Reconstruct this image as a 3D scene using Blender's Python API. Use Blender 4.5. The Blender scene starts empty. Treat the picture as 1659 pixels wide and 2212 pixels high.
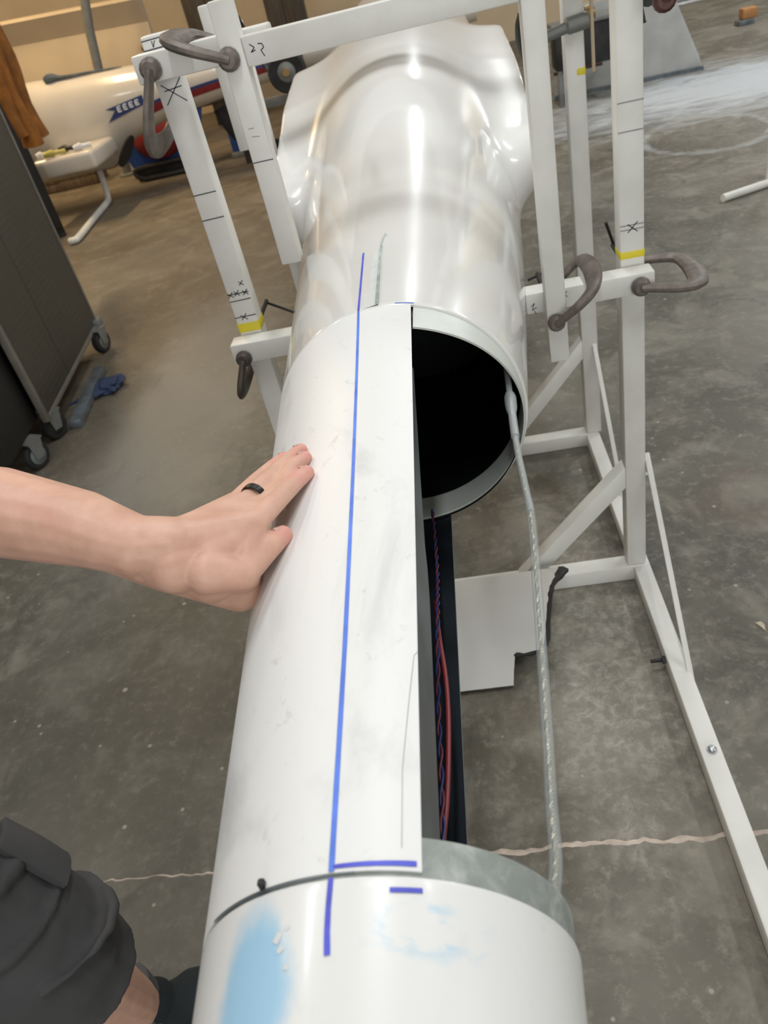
import bpy, bmesh, math, random
from mathutils import Vector, Matrix, noise
from math import sin, cos, pi, radians, exp, sqrt, atan2

S = bpy.context.scene
COL = S.collection
random.seed(7)
EYE = Vector((0.0, 0.0, 1.53))

# ------------------------------------------------------------------ camera
cd = bpy.data.cameras.new('camera'); cam = bpy.data.objects.new('camera', cd); COL.objects.link(cam)
cam.matrix_world = Matrix((( 0.97851851, 0.14905278, 0.14242469, 0.0),
                           ( 0.02443968, 0.60210849,-0.79804014, 0.0),
                           (-0.20470522, 0.78437786, 0.58553150, 1.53),
                           (0, 0, 0, 1)))
cd.sensor_fit = 'VERTICAL'; cd.sensor_height = 36.0; cd.sensor_width = 27.0
cd.lens = 36.0 * 1649.0 / 2212.0
cd.clip_start = 0.02; cd.clip_end = 60
cd.dof.use_dof = True; cd.dof.focus_distance = 0.95; cd.dof.aperture_fstop = 9.0
S.camera = cam

# ------------------------------------------------------------------ world, lamps, exposure
w = bpy.data.worlds.new('world'); S.world = w; w.use_nodes = True
w.node_tree.nodes['Background'].inputs[0].default_value = (0.9, 0.95, 1.0, 1)
w.node_tree.nodes['Background'].inputs[1].default_value = 0.25
S.view_settings.view_transform = 'Standard'; S.view_settings.look = 'None'
S.view_settings.gamma = 1.0; S.view_settings.use_curve_mapping = False
S.view_settings.exposure = 0.0

def lamp(name, x, y, z, sx, sy, watts, colour=(1, 1, 1)):
    d = bpy.data.lights.new(name, 'AREA'); d.shape = 'RECTANGLE'; d.size = sx; d.size_y = sy
    d.energy = watts; d.color = colour
    o = bpy.data.objects.new(name, d); COL.objects.link(o); o.location = (x, y, z)
    return o
NEU = (0.965, 0.99, 1.0); WARM = (1.0, 0.74, 0.42); COOL = (0.9, 0.96, 1.0)
lamp('hall_lamp', 0.1, -0.5, 4.45, 0.2, 1.5, 36, NEU)
lamp('hall_lamp', 0.9, 7.0, 4.45, 0.14, 1.1, 50, NEU)
lamp('hall_lamp', 0.2, 2.2, 4.45, 0.2, 1.0, 46, NEU)
lamp('hall_lamp', -2.6, 2.4, 4.45, 0.2, 1.5, 48, NEU)
lamp('hall_lamp', 2.2, 2.8, 4.45, 0.2, 1.5, 24, NEU)
lamp('hall_lamp', 5.2, 11.2, 4.45, 0.4, 2.0, 120, COOL)
lamp('hall_lamp', 4.6, 0.5, 4.45, 0.3, 1.5, 60, NEU)
lamp('hall_lamp', 4.6, 6.5, 4.45, 0.5, 2.0, 150, COOL)
lamp('hall_lamp', -4.4, 1.5, 4.45, 0.3, 1.5, 28, NEU)
lamp('hall_lamp', -3.6, 7.6, 4.45, 0.3, 1.5, 125, WARM)
lamp('hall_lamp', -6.2, 9.2, 4.45, 0.3, 1.5, 125, WARM)
d = lamp('front_fill', 0.6, -5.9, 1.9, 6.0, 3.2, 190, NEU)  # unseen fill lamp added behind the camera to brighten the upright fronts
d.rotation_euler = (radians(90), 0, 0)

# ------------------------------------------------------------------ materials
def nodes_mat(name):
    m = bpy.data.materials.new(name); m.use_nodes = True
    nt = m.node_tree; return m, nt, nt.nodes['Principled BSDF']
def N(nt, t, **kw):
    n = nt.nodes.new(t)
    for k, v in kw.items(): setattr(n, k, v)
    return n
def lk(nt, a, b): nt.links.new(a, b)
def mth(nt, op, a, b=None, c=None, clamp=False):
    n = N(nt, 'ShaderNodeMath', operation=op); n.use_clamp = clamp
    for i, v in enumerate((a, b, c)):
        if v is None: continue
        if isinstance(v, (int, float)): n.inputs[i].default_value = v
        else: lk(nt, v, n.inputs[i])
    return n.outputs[0]
def step(nt, v, lo, hi):
    n = N(nt, 'ShaderNodeMapRange', interpolation_type='SMOOTHSTEP')
    n.inputs['From Min'].default_value = lo; n.inputs['From Max'].default_value = hi
    lk(nt, v, n.inputs['Value']); return n.outputs[0]
def mix(nt, f, a, b):
    n = N(nt, 'ShaderNodeMix', data_type='RGBA')
    if isinstance(f, (int, float)): n.inputs[0].default_value = f
    else: lk(nt, f, n.inputs[0])
    for i, v in ((6, a), (7, b)):
        if isinstance(v, (tuple, list)): n.inputs[i].default_value = (*v[:3], 1)
        else: lk(nt, v, n.inputs[i])
    return n.outputs[2]
def tex(nt, scale, detail=4, rough=0.55, vec=None, dist=0.0):
    n = N(nt, 'ShaderNodeTexNoise'); n.inputs['Scale'].default_value = scale
    n.inputs['Detail'].default_value = detail; n.inputs['Roughness'].default_value = rough
    n.inputs['Distortion'].default_value = dist
    if vec is not None: lk(nt, vec, n.inputs['Vector'])
    return n.outputs[0]
def objco(nt): return N(nt, 'ShaderNodeTexCoord').outputs['Object']
def scaled(nt, vec, s):
    n = N(nt, 'ShaderNodeMapping'); n.inputs['Scale'].default_value = s; lk(nt, vec, n.inputs['Vector']); return n.outputs[0]
def bump(nt, p, h, strength, dist=0.01):
    b = N(nt, 'ShaderNodeBump'); b.inputs['Strength'].default_value = strength; b.inputs['Distance'].default_value = dist
    lk(nt, h, b.inputs['Height']); lk(nt, b.outputs[0], p.inputs['Normal'])

def basic(name, c, rough=0.5, metal=0.0, var=0.12, scale=14, coat=0.0, bmp=0.0):
    m, nt, p = nodes_mat(name)
    co = objco(nt); f = tex(nt, scale, 5, vec=co)
    lo = tuple(max(0, v * (1 - var)) for v in c); hi = tuple(min(1, v * (1 + var)) for v in c)
    lk(nt, mix(nt, step(nt, f, 0.3, 0.7), lo, hi), p.inputs['Base Color'])
    p.inputs['Roughness'].default_value = rough; p.inputs['Metallic'].default_value = metal
    p.inputs['Coat Weight'].default_value = coat; p.inputs['Coat Roughness'].default_value = 0.08
    if bmp: bump(nt, p, tex(nt, scale * 6, 3, vec=co), bmp, 0.002)
    return m

def steel_paint():
    m, nt, p = nodes_mat('white painted steel')
    co = objco(nt); f = tex(nt, 9, 5, vec=co)
    c = mix(nt, step(nt, f, 0.35, 0.75), (0.74, 0.73, 0.69), (0.66, 0.65, 0.605))
    g = tex(nt, 60, 6, 0.7, co)
    c = mix(nt, step(nt, g, 0.70, 0.78), c, (0.25, 0.23, 0.2))
    lk(nt, c, p.inputs['Base Color']); p.inputs['Roughness'].default_value = 0.42
    return m
def gelcoat():
    m, nt, p = nodes_mat('glossy white gelcoat')
    co = objco(nt); f = tex(nt, 3.0, 4, vec=co)
    c = mix(nt, step(nt, f, 0.3, 0.7), (0.80, 0.795, 0.77), (0.765, 0.755, 0.725))
    lk(nt, c, p.inputs['Base Color'])
    p.inputs['Roughness'].default_value = 0.25; p.inputs['Coat Weight'].default_value = 0.7
    p.inputs['Coat Roughness'].default_value = 0.05
    bump(nt, p, tex(nt, 5, 2, vec=co), 0.05, 0.02)
    return m
def patch_white():
    m, nt, p = nodes_mat('smudged matt white laminate')
    co = objco(nt)
    f = tex(nt, 7, 6, 0.6, scaled(nt, co, (1.4, 0.55, 1)), 0.6)
    c = mix(nt, step(nt, f, 0.52, 0.74), (0.82, 0.82, 0.81), (0.62, 0.625, 0.62))
    g = tex(nt, 42, 6, 0.7, scaled(nt, co, (1, 0.6, 1)), 1.2)
    c = mix(nt, mth(nt, 'MULTIPLY', step(nt, g, 0.60, 0.74), 0.45), c, (0.42, 0.42, 0.41))
    lk(nt, c, p.inputs['Base Color']); p.inputs['Roughness'].default_value = 0.42
    p.inputs['Specular IOR Level'].default_value = 0.35
    return m
def tail_white():
    # UV: u = angle in degrees from the crown, v = station along the boom in metres
    m, nt, p = nodes_mat('white gelcoat with sprayed blue')
    uv = N(nt, 'ShaderNodeUVMap'); uv.uv_map = 'station'
    s = N(nt, 'ShaderNodeSeparateXYZ'); lk(nt, uv.outputs[0], s.inputs[0])
    a, y = s.outputs[0], s.outputs[1]
    co = objco(nt)
    n1 = mth(nt, 'SUBTRACT', tex(nt, 26, 4, vec=co), 0.5)
    n2 = mth(nt, 'SUBTRACT', tex(nt, 90, 4, vec=scaled(nt, co, (1, 0.35, 1)), dist=0.5), 0.5)
    da = mth(nt, 'DIVIDE', mth(nt, 'ADD', a, 26.5), 15.0)
    dy = mth(nt, 'DIVIDE', mth(nt, 'SUBTRACT', y, 0.168), 0.052)
    d = mth(nt, 'SQRT', mth(nt, 'ADD', mth(nt, 'MULTIPLY', da, da), mth(nt, 'MULTIPLY', dy, dy)))
    d = mth(nt, 'ADD', d, mth(nt, 'ADD', mth(nt, 'MULTIPLY', n1, 0.5), mth(nt, 'MULTIPLY', n2, 0.35)))
    blob = mth(nt, 'SUBTRACT', 1.0, step(nt, d, 0.55, 1.02))
    # rubbed faint blue across the top
    ea = mth(nt, 'DIVIDE', mth(nt, 'SUBTRACT', a, 20.0), 17.0)
    ey = mth(nt, 'DIVIDE', mth(nt, 'SUBTRACT', y, 0.192), 0.012)
    e = mth(nt, 'SQRT', mth(nt, 'ADD', mth(nt, 'MULTIPLY', ea, ea), mth(nt, 'MULTIPLY', ey, ey)))
    e = mth(nt, 'ADD', e, mth(nt, 'MULTIPLY', n1, 1.8))
    faint = mth(nt, 'MULTIPLY', mth(nt, 'SUBTRACT', 1.0, step(nt, e, 0.6, 1.5)),
                step(nt, tex(nt, 60, 5, 0.6, scaled(nt, co, (0.5, 1, 1)), 1.0), 0.42, 0.62))
    sm = step(nt, tex(nt, 30, 5, 0.6, co, 0.6), 0.6, 0.78)
    c = mix(nt, mth(nt, 'MULTIPLY', sm, 0.4), (0.80, 0.80, 0.785), (0.55, 0.56, 0.56))
    c = mix(nt, mth(nt, 'MULTIPLY', faint, 0.9), c, (0.52, 0.68, 0.80))
    c = mix(nt, mth(nt, 'MULTIPLY', blob, 0.95), c, (0.36, 0.62, 0.83))
    lk(nt, c, p.inputs['Base Color']); p.inputs['Roughness'].default_value = 0.32
    p.inputs['Coat Weight'].default_value = 0.25; p.inputs['Coat Roughness'].default_value = 0.12
    return m
def floor_mat():
    m, nt, p = nodes_mat('stained concrete')
    co = objco(nt)
    s = N(nt, 'ShaderNodeSeparateXYZ'); lk(nt, co, s.inputs[0]); x, y = s.outputs[0], s.outputs[1]
    big = tex(nt, 1.1, 7, 0.62, co, 0.4); mid = tex(nt, 4.2, 8, 0.68, co, 0.5); fine = tex(nt, 26, 8, 0.75, co)
    c = mix(nt, step(nt, big, 0.36, 0.66), (0.082, 0.073, 0.054), (0.172, 0.158, 0.127))
    c = mix(nt, mth(nt, 'MULTIPLY', step(nt, mid, 0.47, 0.64), 0.7), c, (0.235, 0.218, 0.178))
    c = mix(nt, mth(nt, 'MULTIPLY', step(nt, tex(nt, 2.3, 6, 0.7, scaled(nt, co, (1.3, 0.8, 1)), 0.8), 0.53, 0.66), 0.70), c, (0.058, 0.053, 0.043))
    c = mix(nt, mth(nt, 'MULTIPLY', step(nt, fine, 0.50, 0.70), 0.6), c, (0.29, 0.265, 0.212))
    # brownish towards the left aisle
    br = mth(nt, 'MULTIPLY', step(nt, mth(nt, 'MULTIPLY', x, -1.0), 0.2, 1.8), step(nt, y, 1.2, 4.5))
    c = mix(nt, mth(nt, 'MULTIPLY', br, 0.55), c, mix(nt, mid, (0.10, 0.072, 0.044), (0.235, 0.180, 0.118)))
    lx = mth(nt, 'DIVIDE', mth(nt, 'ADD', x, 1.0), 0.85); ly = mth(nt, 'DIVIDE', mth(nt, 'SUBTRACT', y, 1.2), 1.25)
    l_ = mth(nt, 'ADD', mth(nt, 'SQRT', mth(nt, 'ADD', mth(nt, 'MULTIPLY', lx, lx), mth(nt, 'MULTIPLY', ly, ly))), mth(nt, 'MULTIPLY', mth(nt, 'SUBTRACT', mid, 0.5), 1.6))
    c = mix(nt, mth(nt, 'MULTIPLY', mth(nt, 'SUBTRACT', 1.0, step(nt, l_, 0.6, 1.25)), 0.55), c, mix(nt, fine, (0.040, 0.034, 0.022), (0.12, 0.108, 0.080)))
    rd = step(nt, tex(nt, 1.7, 4, 0.6, scaled(nt, co, (1, 1, 1)), 0.8), 0.58, 0.72)
    c = mix(nt, mth(nt, 'MULTIPLY', rd, 0.35), c, (0.12, 0.078, 0.055))
    # pale sanding dust far right with a bluish light glow painted in, swept in an arc, and dust under the stand
    dx = mth(nt, 'DIVIDE', mth(nt, 'SUBTRACT', x, 2.7), 2.2); dy = mth(nt, 'DIVIDE', mth(nt, 'SUBTRACT', y, 7.3), 1.15)
    d = mth(nt, 'SQRT', mth(nt, 'ADD', mth(nt, 'MULTIPLY', dx, dx), mth(nt, 'MULTIPLY', dy, dy)))
    streak = tex(nt, 3.2, 7, 0.7, scaled(nt, co, (0.5, 1.6, 1)), 1.4)
    d = mth(nt, 'ADD', d, mth(nt, 'MULTIPLY', mth(nt, 'SUBTRACT', streak, 0.5), 2.0))
    dust = mth(nt, 'SUBTRACT', 1.0, step(nt, d, 0.25, 1.15))
    rx = mth(nt, 'DIVIDE', mth(nt, 'SUBTRACT', x, 1.86), 0.42); ry = mth(nt, 'DIVIDE', mth(nt, 'SUBTRACT', y, 6.0), 0.50)
    r = mth(nt, 'SQRT', mth(nt, 'ADD', mth(nt, 'MULTIPLY', rx, rx), mth(nt, 'MULTIPLY', ry, ry)))
    r = mth(nt, 'ADD', r, mth(nt, 'MULTIPLY', mth(nt, 'SUBTRACT', mid, 0.5), 0.25))
    ring = mth(nt, 'SUBTRACT', 1.0, step(nt, mth(nt, 'ABSOLUTE', mth(nt, 'SUBTRACT', r, 1.0)), 0.03, 0.12))
    ring = mth(nt, 'MULTIPLY', ring, mth(nt, 'MULTIPLY', 0.5, step(nt, streak, 0.35, 0.6)))
    c = mix(nt, mth(nt, 'MULTIPLY', mth(nt, 'MAXIMUM', dust, ring), 0.85), c, (0.50, 0.53, 0.56))
    ux = mth(nt, 'DIVIDE', mth(nt, 'SUBTRACT', x, 0.20), 0.22); uy = mth(nt, 'DIVIDE', mth(nt, 'SUBTRACT', y, 1.35), 0.55)
    u = mth(nt, 'SQRT', mth(nt, 'ADD', mth(nt, 'MULTIPLY', ux, ux), mth(nt, 'MULTIPLY', uy, uy)))
    u = mth(nt, 'ADD', u, mth(nt, 'MULTIPLY', mth(nt, 'SUBTRACT', tex(nt, 9, 7, 0.7, co, 0.6), 0.5), 2.4))
    c = mix(nt, mth(nt, 'MULTIPLY', mth(nt, 'SUBTRACT', 1.0, step(nt, u, 0.2, 1.3)), mth(nt, 'ADD', 0.25, mth(nt, 'MULTIPLY', step(nt, tex(nt, 34, 7, 0.75, co, 0.4), 0.42, 0.66), 0.6))), c, (0.38, 0.355, 0.305))
    # pale swath in the left aisle (swept clean)
    vx = mth(nt, 'DIVIDE', mth(nt, 'ADD', x, 1.35), 0.42); vy = mth(nt, 'DIVIDE', mth(nt, 'SUBTRACT', y, 3.3), 1.4)
    v = mth(nt, 'SQRT', mth(nt, 'ADD', mth(nt, 'MULTIPLY', vx, vx), mth(nt, 'MULTIPLY', vy, vy)))
    v = mth(nt, 'ADD', v, mth(nt, 'MULTIPLY', mth(nt, 'SUBTRACT', mid, 0.5), 1.6))
    c = mix(nt, mth(nt, 'MULTIPLY', mth(nt, 'SUBTRACT', 1.0, step(nt, v, 0.4, 1.3)), 0.6), c, (0.30, 0.275, 0.235))
    # specks and scratches
    vo = N(nt, 'ShaderNodeTexVoronoi'); vo.inputs['Scale'].default_value = 11; lk(nt, co, vo.inputs['Vector'])
    sp = mth(nt, 'SUBTRACT', 1.0, step(nt, mth(nt, 'ADD', vo.outputs['Distance'], mth(nt, 'MULTIPLY', mth(nt, 'SUBTRACT', big, 0.3), 0.22)), 0.075, 0.115))
    c = mix(nt, mth(nt, 'MULTIPLY', sp, 0.6), c, (0.42, 0.40, 0.34))
    lk(nt, c, p.inputs['Base Color'])
    ro = N(nt, 'ShaderNodeMapRange'); ro.inputs['To Min'].default_value = 0.42; ro.inputs['To Max'].default_value = 0.8
    lk(nt, mid, ro.inputs['Value']); lk(nt, ro.outputs[0], p.inputs['Roughness'])
    bump(nt, p, mth(nt, 'ADD', mid, mth(nt, 'MULTIPLY', fine, 0.4)), 0.15, 0.01)
    return m
def skin_mat(spots):
    m, nt, p = nodes_mat('skin')
    co = objco(nt); f = tex(nt, 30, 6, 0.6, co)
    c = mix(nt, step(nt, f, 0.3, 0.7), (0.60, 0.345, 0.255), (0.70, 0.43, 0.325))
    c = mix(nt, mth(nt, 'MULTIPLY', step(nt, tex(nt, 11, 3, vec=co), 0.5, 0.7), 0.35), c, (0.66, 0.34, 0.26))
    acc = None
    for q, r in spots:
        d = N(nt, 'ShaderNodeVectorMath', operation='DISTANCE'); lk(nt, co, d.inputs[0]); d.inputs[1].default_value = q
        v = mth(nt, 'SUBTRACT', 1.0, step(nt, d.outputs['Value'], r * 0.4, r))
        acc = v if acc is None else mth(nt, 'MAXIMUM', acc, v)
    c = mix(nt, mth(nt, 'MULTIPLY', acc, 0.6), c, (0.72, 0.30, 0.26))
    # wiry arm hair as fine dark relief
    h = tex(nt, 230, 3, 0.6, scaled(nt, co, (0.3, 1, 1)), 0.4)
    c = mix(nt, mth(nt, 'MULTIPLY', step(nt, h, 0.58, 0.75), 0.10), c, (0.30, 0.16, 0.09))
    lk(nt, c, p.inputs['Base Color']); p.inputs['Roughness'].default_value = 0.48
    p.inputs['Subsurface Weight'].default_value = 0.12; p.inputs['Subsurface Scale'].default_value = 0.01
    p.inputs['Subsurface Radius'].default_value = (1, 0.35, 0.2)
    bump(nt, p, tex(nt, 160, 4, vec=co), 0.12, 0.002)
    return m
def cloth(name, c, scale=260):
    m, nt, p = nodes_mat(name); co = objco(nt)
    f = tex(nt, 9, 5, vec=co)
    lk(nt, mix(nt, f, tuple(v * 0.75 for v in c), tuple(v * 1.25 for v in c)), p.inputs['Base Color'])
    p.inputs['Roughness'].default_value = 0.92
    bump(nt, p, tex(nt, scale, 3, vec=co), 0.25, 0.002); return m
def clear(name, c, rough=0.25, alpha=0.4):
    m, nt, p = nodes_mat(name)
    f = tex(nt, 40, 3, vec=objco(nt))
    lk(nt, mix(nt, f, tuple(v * 0.9 for v in c), c), p.inputs['Base Color'])
    p.inputs['Roughness'].default_value = rough; p.inputs['Alpha'].default_value = alpha
    return m
def fibreglass():
    m, nt, p = nodes_mat('grey-green fibreglass')
    co = objco(nt); f = tex(nt, 38, 6, 0.65, co, 0.5)
    c = mix(nt, step(nt, f, 0.40, 0.72), (0.27, 0.295, 0.275), (0.46, 0.49, 0.46))
    g = tex(nt, 120, 4, 0.6, co); c = mix(nt, mth(nt, 'MULTIPLY', step(nt, g, 0.66, 0.75), 0.5), c, (0.62, 0.65, 0.62))
    lk(nt, c, p.inputs['Base Color']); p.inputs['Roughness'].default_value = 0.55
    return m
def cabinet_grey():
    m, nt, p = nodes_mat('textured taupe steel')
    co = objco(nt); f = tex(nt, 1.6, 3, vec=co)
    lk(nt, mix(nt, f, (0.050, 0.045, 0.033), (0.066, 0.060, 0.046)), p.inputs['Base Color'])
    p.inputs['Roughness'].default_value = 0.55
    wv = N(nt, 'ShaderNodeTexWave', bands_direction='Z'); wv.inputs['Scale'].default_value = 11; lk(nt, co, wv.inputs['Vector'])
    bump(nt, p, wv.outputs['Fac'], 0.12, 0.003); return m
def wood(name, a, b):
    m, nt, p = nodes_mat(name)
    f = tex(nt, 6, 6, 0.6, scaled(nt, objco(nt), (6, 6, 0.5)), 1.0)
    lk(nt, mix(nt, step(nt, f, 0.35, 0.65), a, b), p.inputs['Base Color']); p.inputs['Roughness'].default_value = 0.6
    return m

M = dict(
    steel=steel_paint(), gel=gelcoat(), patch=patch_white(), tail=tail_white(), glass_fibre=fibreglass(),
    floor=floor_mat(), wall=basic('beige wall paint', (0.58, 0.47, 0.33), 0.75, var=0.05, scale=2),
    side_wall=basic('white hall wall', (0.7, 0.68, 0.64), 0.8, var=0.04, scale=2),
    dark_in=basic('black laminate inside', (0.006, 0.0075, 0.010), 0.55, var=0.3, scale=8),
    dark_shell=basic('charcoal laminate', (0.014, 0.018, 0.023), 0.35, var=0.35, scale=7),
    pale_in=basic('pale green laminate lip', (0.66, 0.69, 0.64), 0.4, var=0.08, scale=9),
    ink=basic('blue marker ink', (0.085, 0.10, 0.62), 0.5, var=0.2, scale=30),
    ink_pale=basic('light blue marker ink', (0.10, 0.22, 0.78), 0.5, var=0.2, scale=20),
    pencil=basic('black marker ink', (0.06, 0.06, 0.075), 0.6, var=0.3, scale=30),
    pencil_grey=basic('grey pencil', (0.30, 0.30, 0.31), 0.6, var=0.2, scale=30),
    tape=basic('yellow tape', (0.72, 0.60, 0.03), 0.5, var=0.06),
    iron=basic('brown-grey forged iron', (0.155, 0.130, 0.112), 0.5, 0.35, var=0.25, scale=40, bmp=0.2),
    iron_dark=basic('dark brown iron', (0.075, 0.060, 0.050), 0.5, 0.35, var=0.3, scale=40, bmp=0.2),
    iron_red=basic('maroon iron', (0.085, 0.035, 0.030), 0.5, 0.2, var=0.3, scale=30),
    black=basic('black steel', (0.022, 0.022, 0.022), 0.45, 0.2, var=0.3),
    zinc=basic('zinc bolt', (0.42, 0.43, 0.44), 0.3, 0.9, var=0.15),
    wire=basic('wire rope', (0.50, 0.48, 0.36), 0.4, 0.6, var=0.3, scale=120),
    sleeve_thin=clear('thin clear sleeve', (0.62, 0.66, 0.66), 0.2, 0.30), sleeve=clear('clear plastic sleeve', (0.62, 0.66, 0.66), 0.25, 0.50),
    red=basic('red wire', (0.22, 0.025, 0.03), 0.45), red_dim=basic('dull red wire', (0.13, 0.018, 0.035), 0.5),
    blue=basic('blue wire', (0.02, 0.03, 0.16), 0.45),
    strip=basic('grey plastic strip', (0.115, 0.135, 0.15), 0.35, var=0.25, scale=18),
    rubber=basic('black rubber', (0.018, 0.018, 0.018), 0.75, var=0.3),
    hub=basic('grey caster hub', (0.20, 0.235, 0.25), 0.45, 0.3),
    grey=basic('mid grey steel', (0.19, 0.195, 0.185), 0.5, 0.2),
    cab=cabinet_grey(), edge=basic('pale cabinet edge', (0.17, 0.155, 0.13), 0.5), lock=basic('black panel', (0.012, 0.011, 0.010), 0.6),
    shorts=cloth('charcoal cotton', (0.062, 0.062, 0.064)), shirt=cloth('dark grey jersey', (0.05, 0.05, 0.055)),
    sock=cloth('grey knit sock', (0.10, 0.10, 0.10)), shoe=cloth('black shoe fabric', (0.012, 0.017, 0.02)),
    hair=basic('brown hair', (0.06, 0.035, 0.02), 0.6, var=0.4, scale=60),
    nail=basic('nail', (0.60, 0.36, 0.30), 0.35, var=0.06), ring=basic('dark metal ring', (0.045, 0.045, 0.045), 0.35, 0.7, var=0.2),
    duck=basic('rust brown canvas', (0.27, 0.095, 0.012), 0.85, var=0.35, scale=9, bmp=0.2),
    glider=basic('glider white', (0.66, 0.60, 0.52), 0.28, var=0.04, scale=2, coat=0.5),
    navy=basic('navy blue decal', (0.03, 0.05, 0.17), 0.4), white=basic('white print', (0.75, 0.75, 0.75), 0.5),
    crimson=basic('dark red fabric', (0.24, 0.02, 0.02), 0.8), royal=basic('royal blue plastic', (0.02, 0.065, 0.28), 0.5),
    rag=cloth('blue rag cloth', (0.040, 0.060, 0.125), 90), bone=basic('flaked filler', (0.50, 0.43, 0.31), 0.7),
    board=wood('brown board', (0.10, 0.07, 0.045), (0.17, 0.125, 0.08)), ply=wood('pale plywood', (0.42, 0.33, 0.22), (0.55, 0.45, 0.31)),
    dark_wood=wood('dark brown wood', (0.03, 0.022, 0.016), (0.06, 0.045, 0.032)),
    panel=basic('pale grey panel', (0.40, 0.40, 0.385), 0.5, var=0.1, scale=5), crack=basic('pale crack filler', (0.50, 0.42, 0.35), 0.85, var=0.2, scale=20),
    putty_pale=basic('pale sanded filler', (0.68, 0.70, 0.68), 0.4, var=0.04, scale=40), putty=basic('pale green filler', (0.36, 0.43, 0.40), 0.5, var=0.25, scale=40), brass=basic('brass', (0.42, 0.27, 0.10), 0.4, 0.5),
    scuff=basic('white rubbed spot', (0.74, 0.76, 0.76), 0.4, var=0.05), shell_matt=basic('dull white shell', (0.56, 0.555, 0.53), 0.45, var=0.04, scale=5), shade=basic('grey laminate', (0.34, 0.35, 0.345), 0.45, var=0.1), yellow=basic('dull yellow tool', (0.5, 0.42, 0.10), 0.5),
    orange=basic('orange block', (0.42, 0.20, 0.07), 0.6))

# ------------------------------------------------------------------ builders
def plain(o, label=None, cat=None, group=None, kind=None):
    if label: o['label'] = label
    if cat: o['category'] = cat
    if group: o['group'] = group
    if kind: o['kind'] = kind
    return o
def thing(name, label, cat, loc=(0, 0, 0), group=None):
    o = bpy.data.objects.new(name, None); COL.objects.link(o); o.location = loc
    o.empty_display_size = 0.05
    return plain(o, label, cat, group)
def wloc(o):
    v = Vector((0, 0, 0))
    while o is not None: v += Vector(o.location); o = o.parent
    return v
def put(name, bm, mat, parent=None, loc=None, smooth=True, label=None, angle=35):
    """links a bmesh given in world metres as ONE object whose origin sits at its parent or at loc"""
    base = wloc(parent) if parent is not None else Vector(loc if loc is not None else (0, 0, 0))
    bmesh.ops.translate(bm, verts=bm.verts, vec=-base)
    bmesh.ops.recalc_face_normals(bm, faces=bm.faces)
    me = bpy.data.meshes.new(name); bm.to_mesh(me); bm.free()
    for m_ in (mat if isinstance(mat, (list, tuple)) else [mat]): me.materials.append(m_)
    if smooth:
        me.shade_smooth()
        try: me.set_sharp_from_angle(angle=radians(angle))
        except Exception: pass
    o = bpy.data.objects.new(name, me); COL.objects.link(o)
    if parent is not None: o.parent = parent
    else: o.location = base
    if label: o['label'] = label
    return o
def BM(): return bmesh.new()
def box(bm, x0, x1, y0, y1, z0, z1, bev=0.0, seg=2, mtx=None):
    r = bmesh.ops.create_cube(bm, size=1.0); vs = r['verts']
    for v in vs: v.co = Vector(((x0 + x1) / 2 + v.co.x * (x1 - x0), (y0 + y1) / 2 + v.co.y * (y1 - y0), (z0 + z1) / 2 + v.co.z * (z1 - z0)))
    if bev:
        es = list({e for v in vs for e in v.link_edges})
        r = bmesh.ops.bevel(bm, geom=es, offset=bev, segments=seg, profile=0.5, affect='EDGES')
        vs = list({v for f in r['faces'] for v in f.verts} | {v for v in vs if v.is_valid})
    if mtx is not None: bmesh.ops.transform(bm, matrix=mtx, verts=vs)
    return vs
def bar(bm, a, b, wdt, hgt, up=(0, 0, 1), bev=0.004):
    """square tube between two points"""
    a = Vector(a); b = Vector(b); d = (b - a); L = d.length; z = d.normalized()
    x = Vector(up).cross(z).normalized(); y = z.cross(x)
    m = Matrix((( x.x, y.x, z.x, a.x), (x.y, y.y, z.y, a.y), (x.z, y.z, z.z, a.z), (0, 0, 0, 1)))
    box(bm, -wdt / 2, wdt / 2, -hgt / 2, hgt / 2, 0, L, bev, 2, m)
def frames(P):
    T = [((P[min(i + 1, len(P) - 1)] - P[max(i - 1, 0)]).normalized()) for i in range(len(P))]
    u = Vector((0, 0, 1)) if abs(T[0].z) < 0.9 else Vector((1, 0, 0))
    u = (u - T[0] * u.dot(T[0])).normalized(); out = []
    for t in T:
        u = (u - t * u.dot(t)).normalized(); out.append((t, u, t.cross(u)))
    return out
def catmull(P, k=6):
    P = [Vector(p) for p in P]; out = []
    for i in range(len(P) - 1):
        p0, p1, p2, p3 = P[max(i - 1, 0)], P[i], P[i + 1], P[min(i + 2, len(P) - 1)]
        for j in range(k):
            t = j / k
            out.append(0.5 * (2 * p1 + (p2 - p0) * t + (2 * p0 - 5 * p1 + 4 * p2 - p3) * t * t + (3 * p1 - p0 - 3 * p2 + p3) * t ** 3))
    out.append(P[-1]); return out
def tube(bm, P, r, n=10, flat=None, ref=None):
    """swept round tube; r number or list; flat=(a,b) scales for an elliptical section with ref as its long axis"""
    P = [Vector(p) for p in P]; F = frames(P); rings = []
    for i, p in enumerate(P):
        t, u, v = F[i]; rr = r[i] if isinstance(r, (list, tuple)) else r
        if ref is not None:
            u = Vector(ref); u = (u - t * u.dot(t)).normalized(); v = t.cross(u)
        fa, fb = flat[i] if isinstance(flat, list) else (flat or (1, 1))
        rings.append([bm.verts.new(p + u * cos(2 * pi * k / n) * rr * fa + v * sin(2 * pi * k / n) * rr * fb) for k in range(n)])
    for a, b in zip(rings, rings[1:]):
        for k in range(n): bm.faces.new((a[k], a[(k + 1) % n], b[(k + 1) % n], b[k]))
    bm.faces.new(rings[0][::-1]); bm.faces.new(rings[-1])
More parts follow.
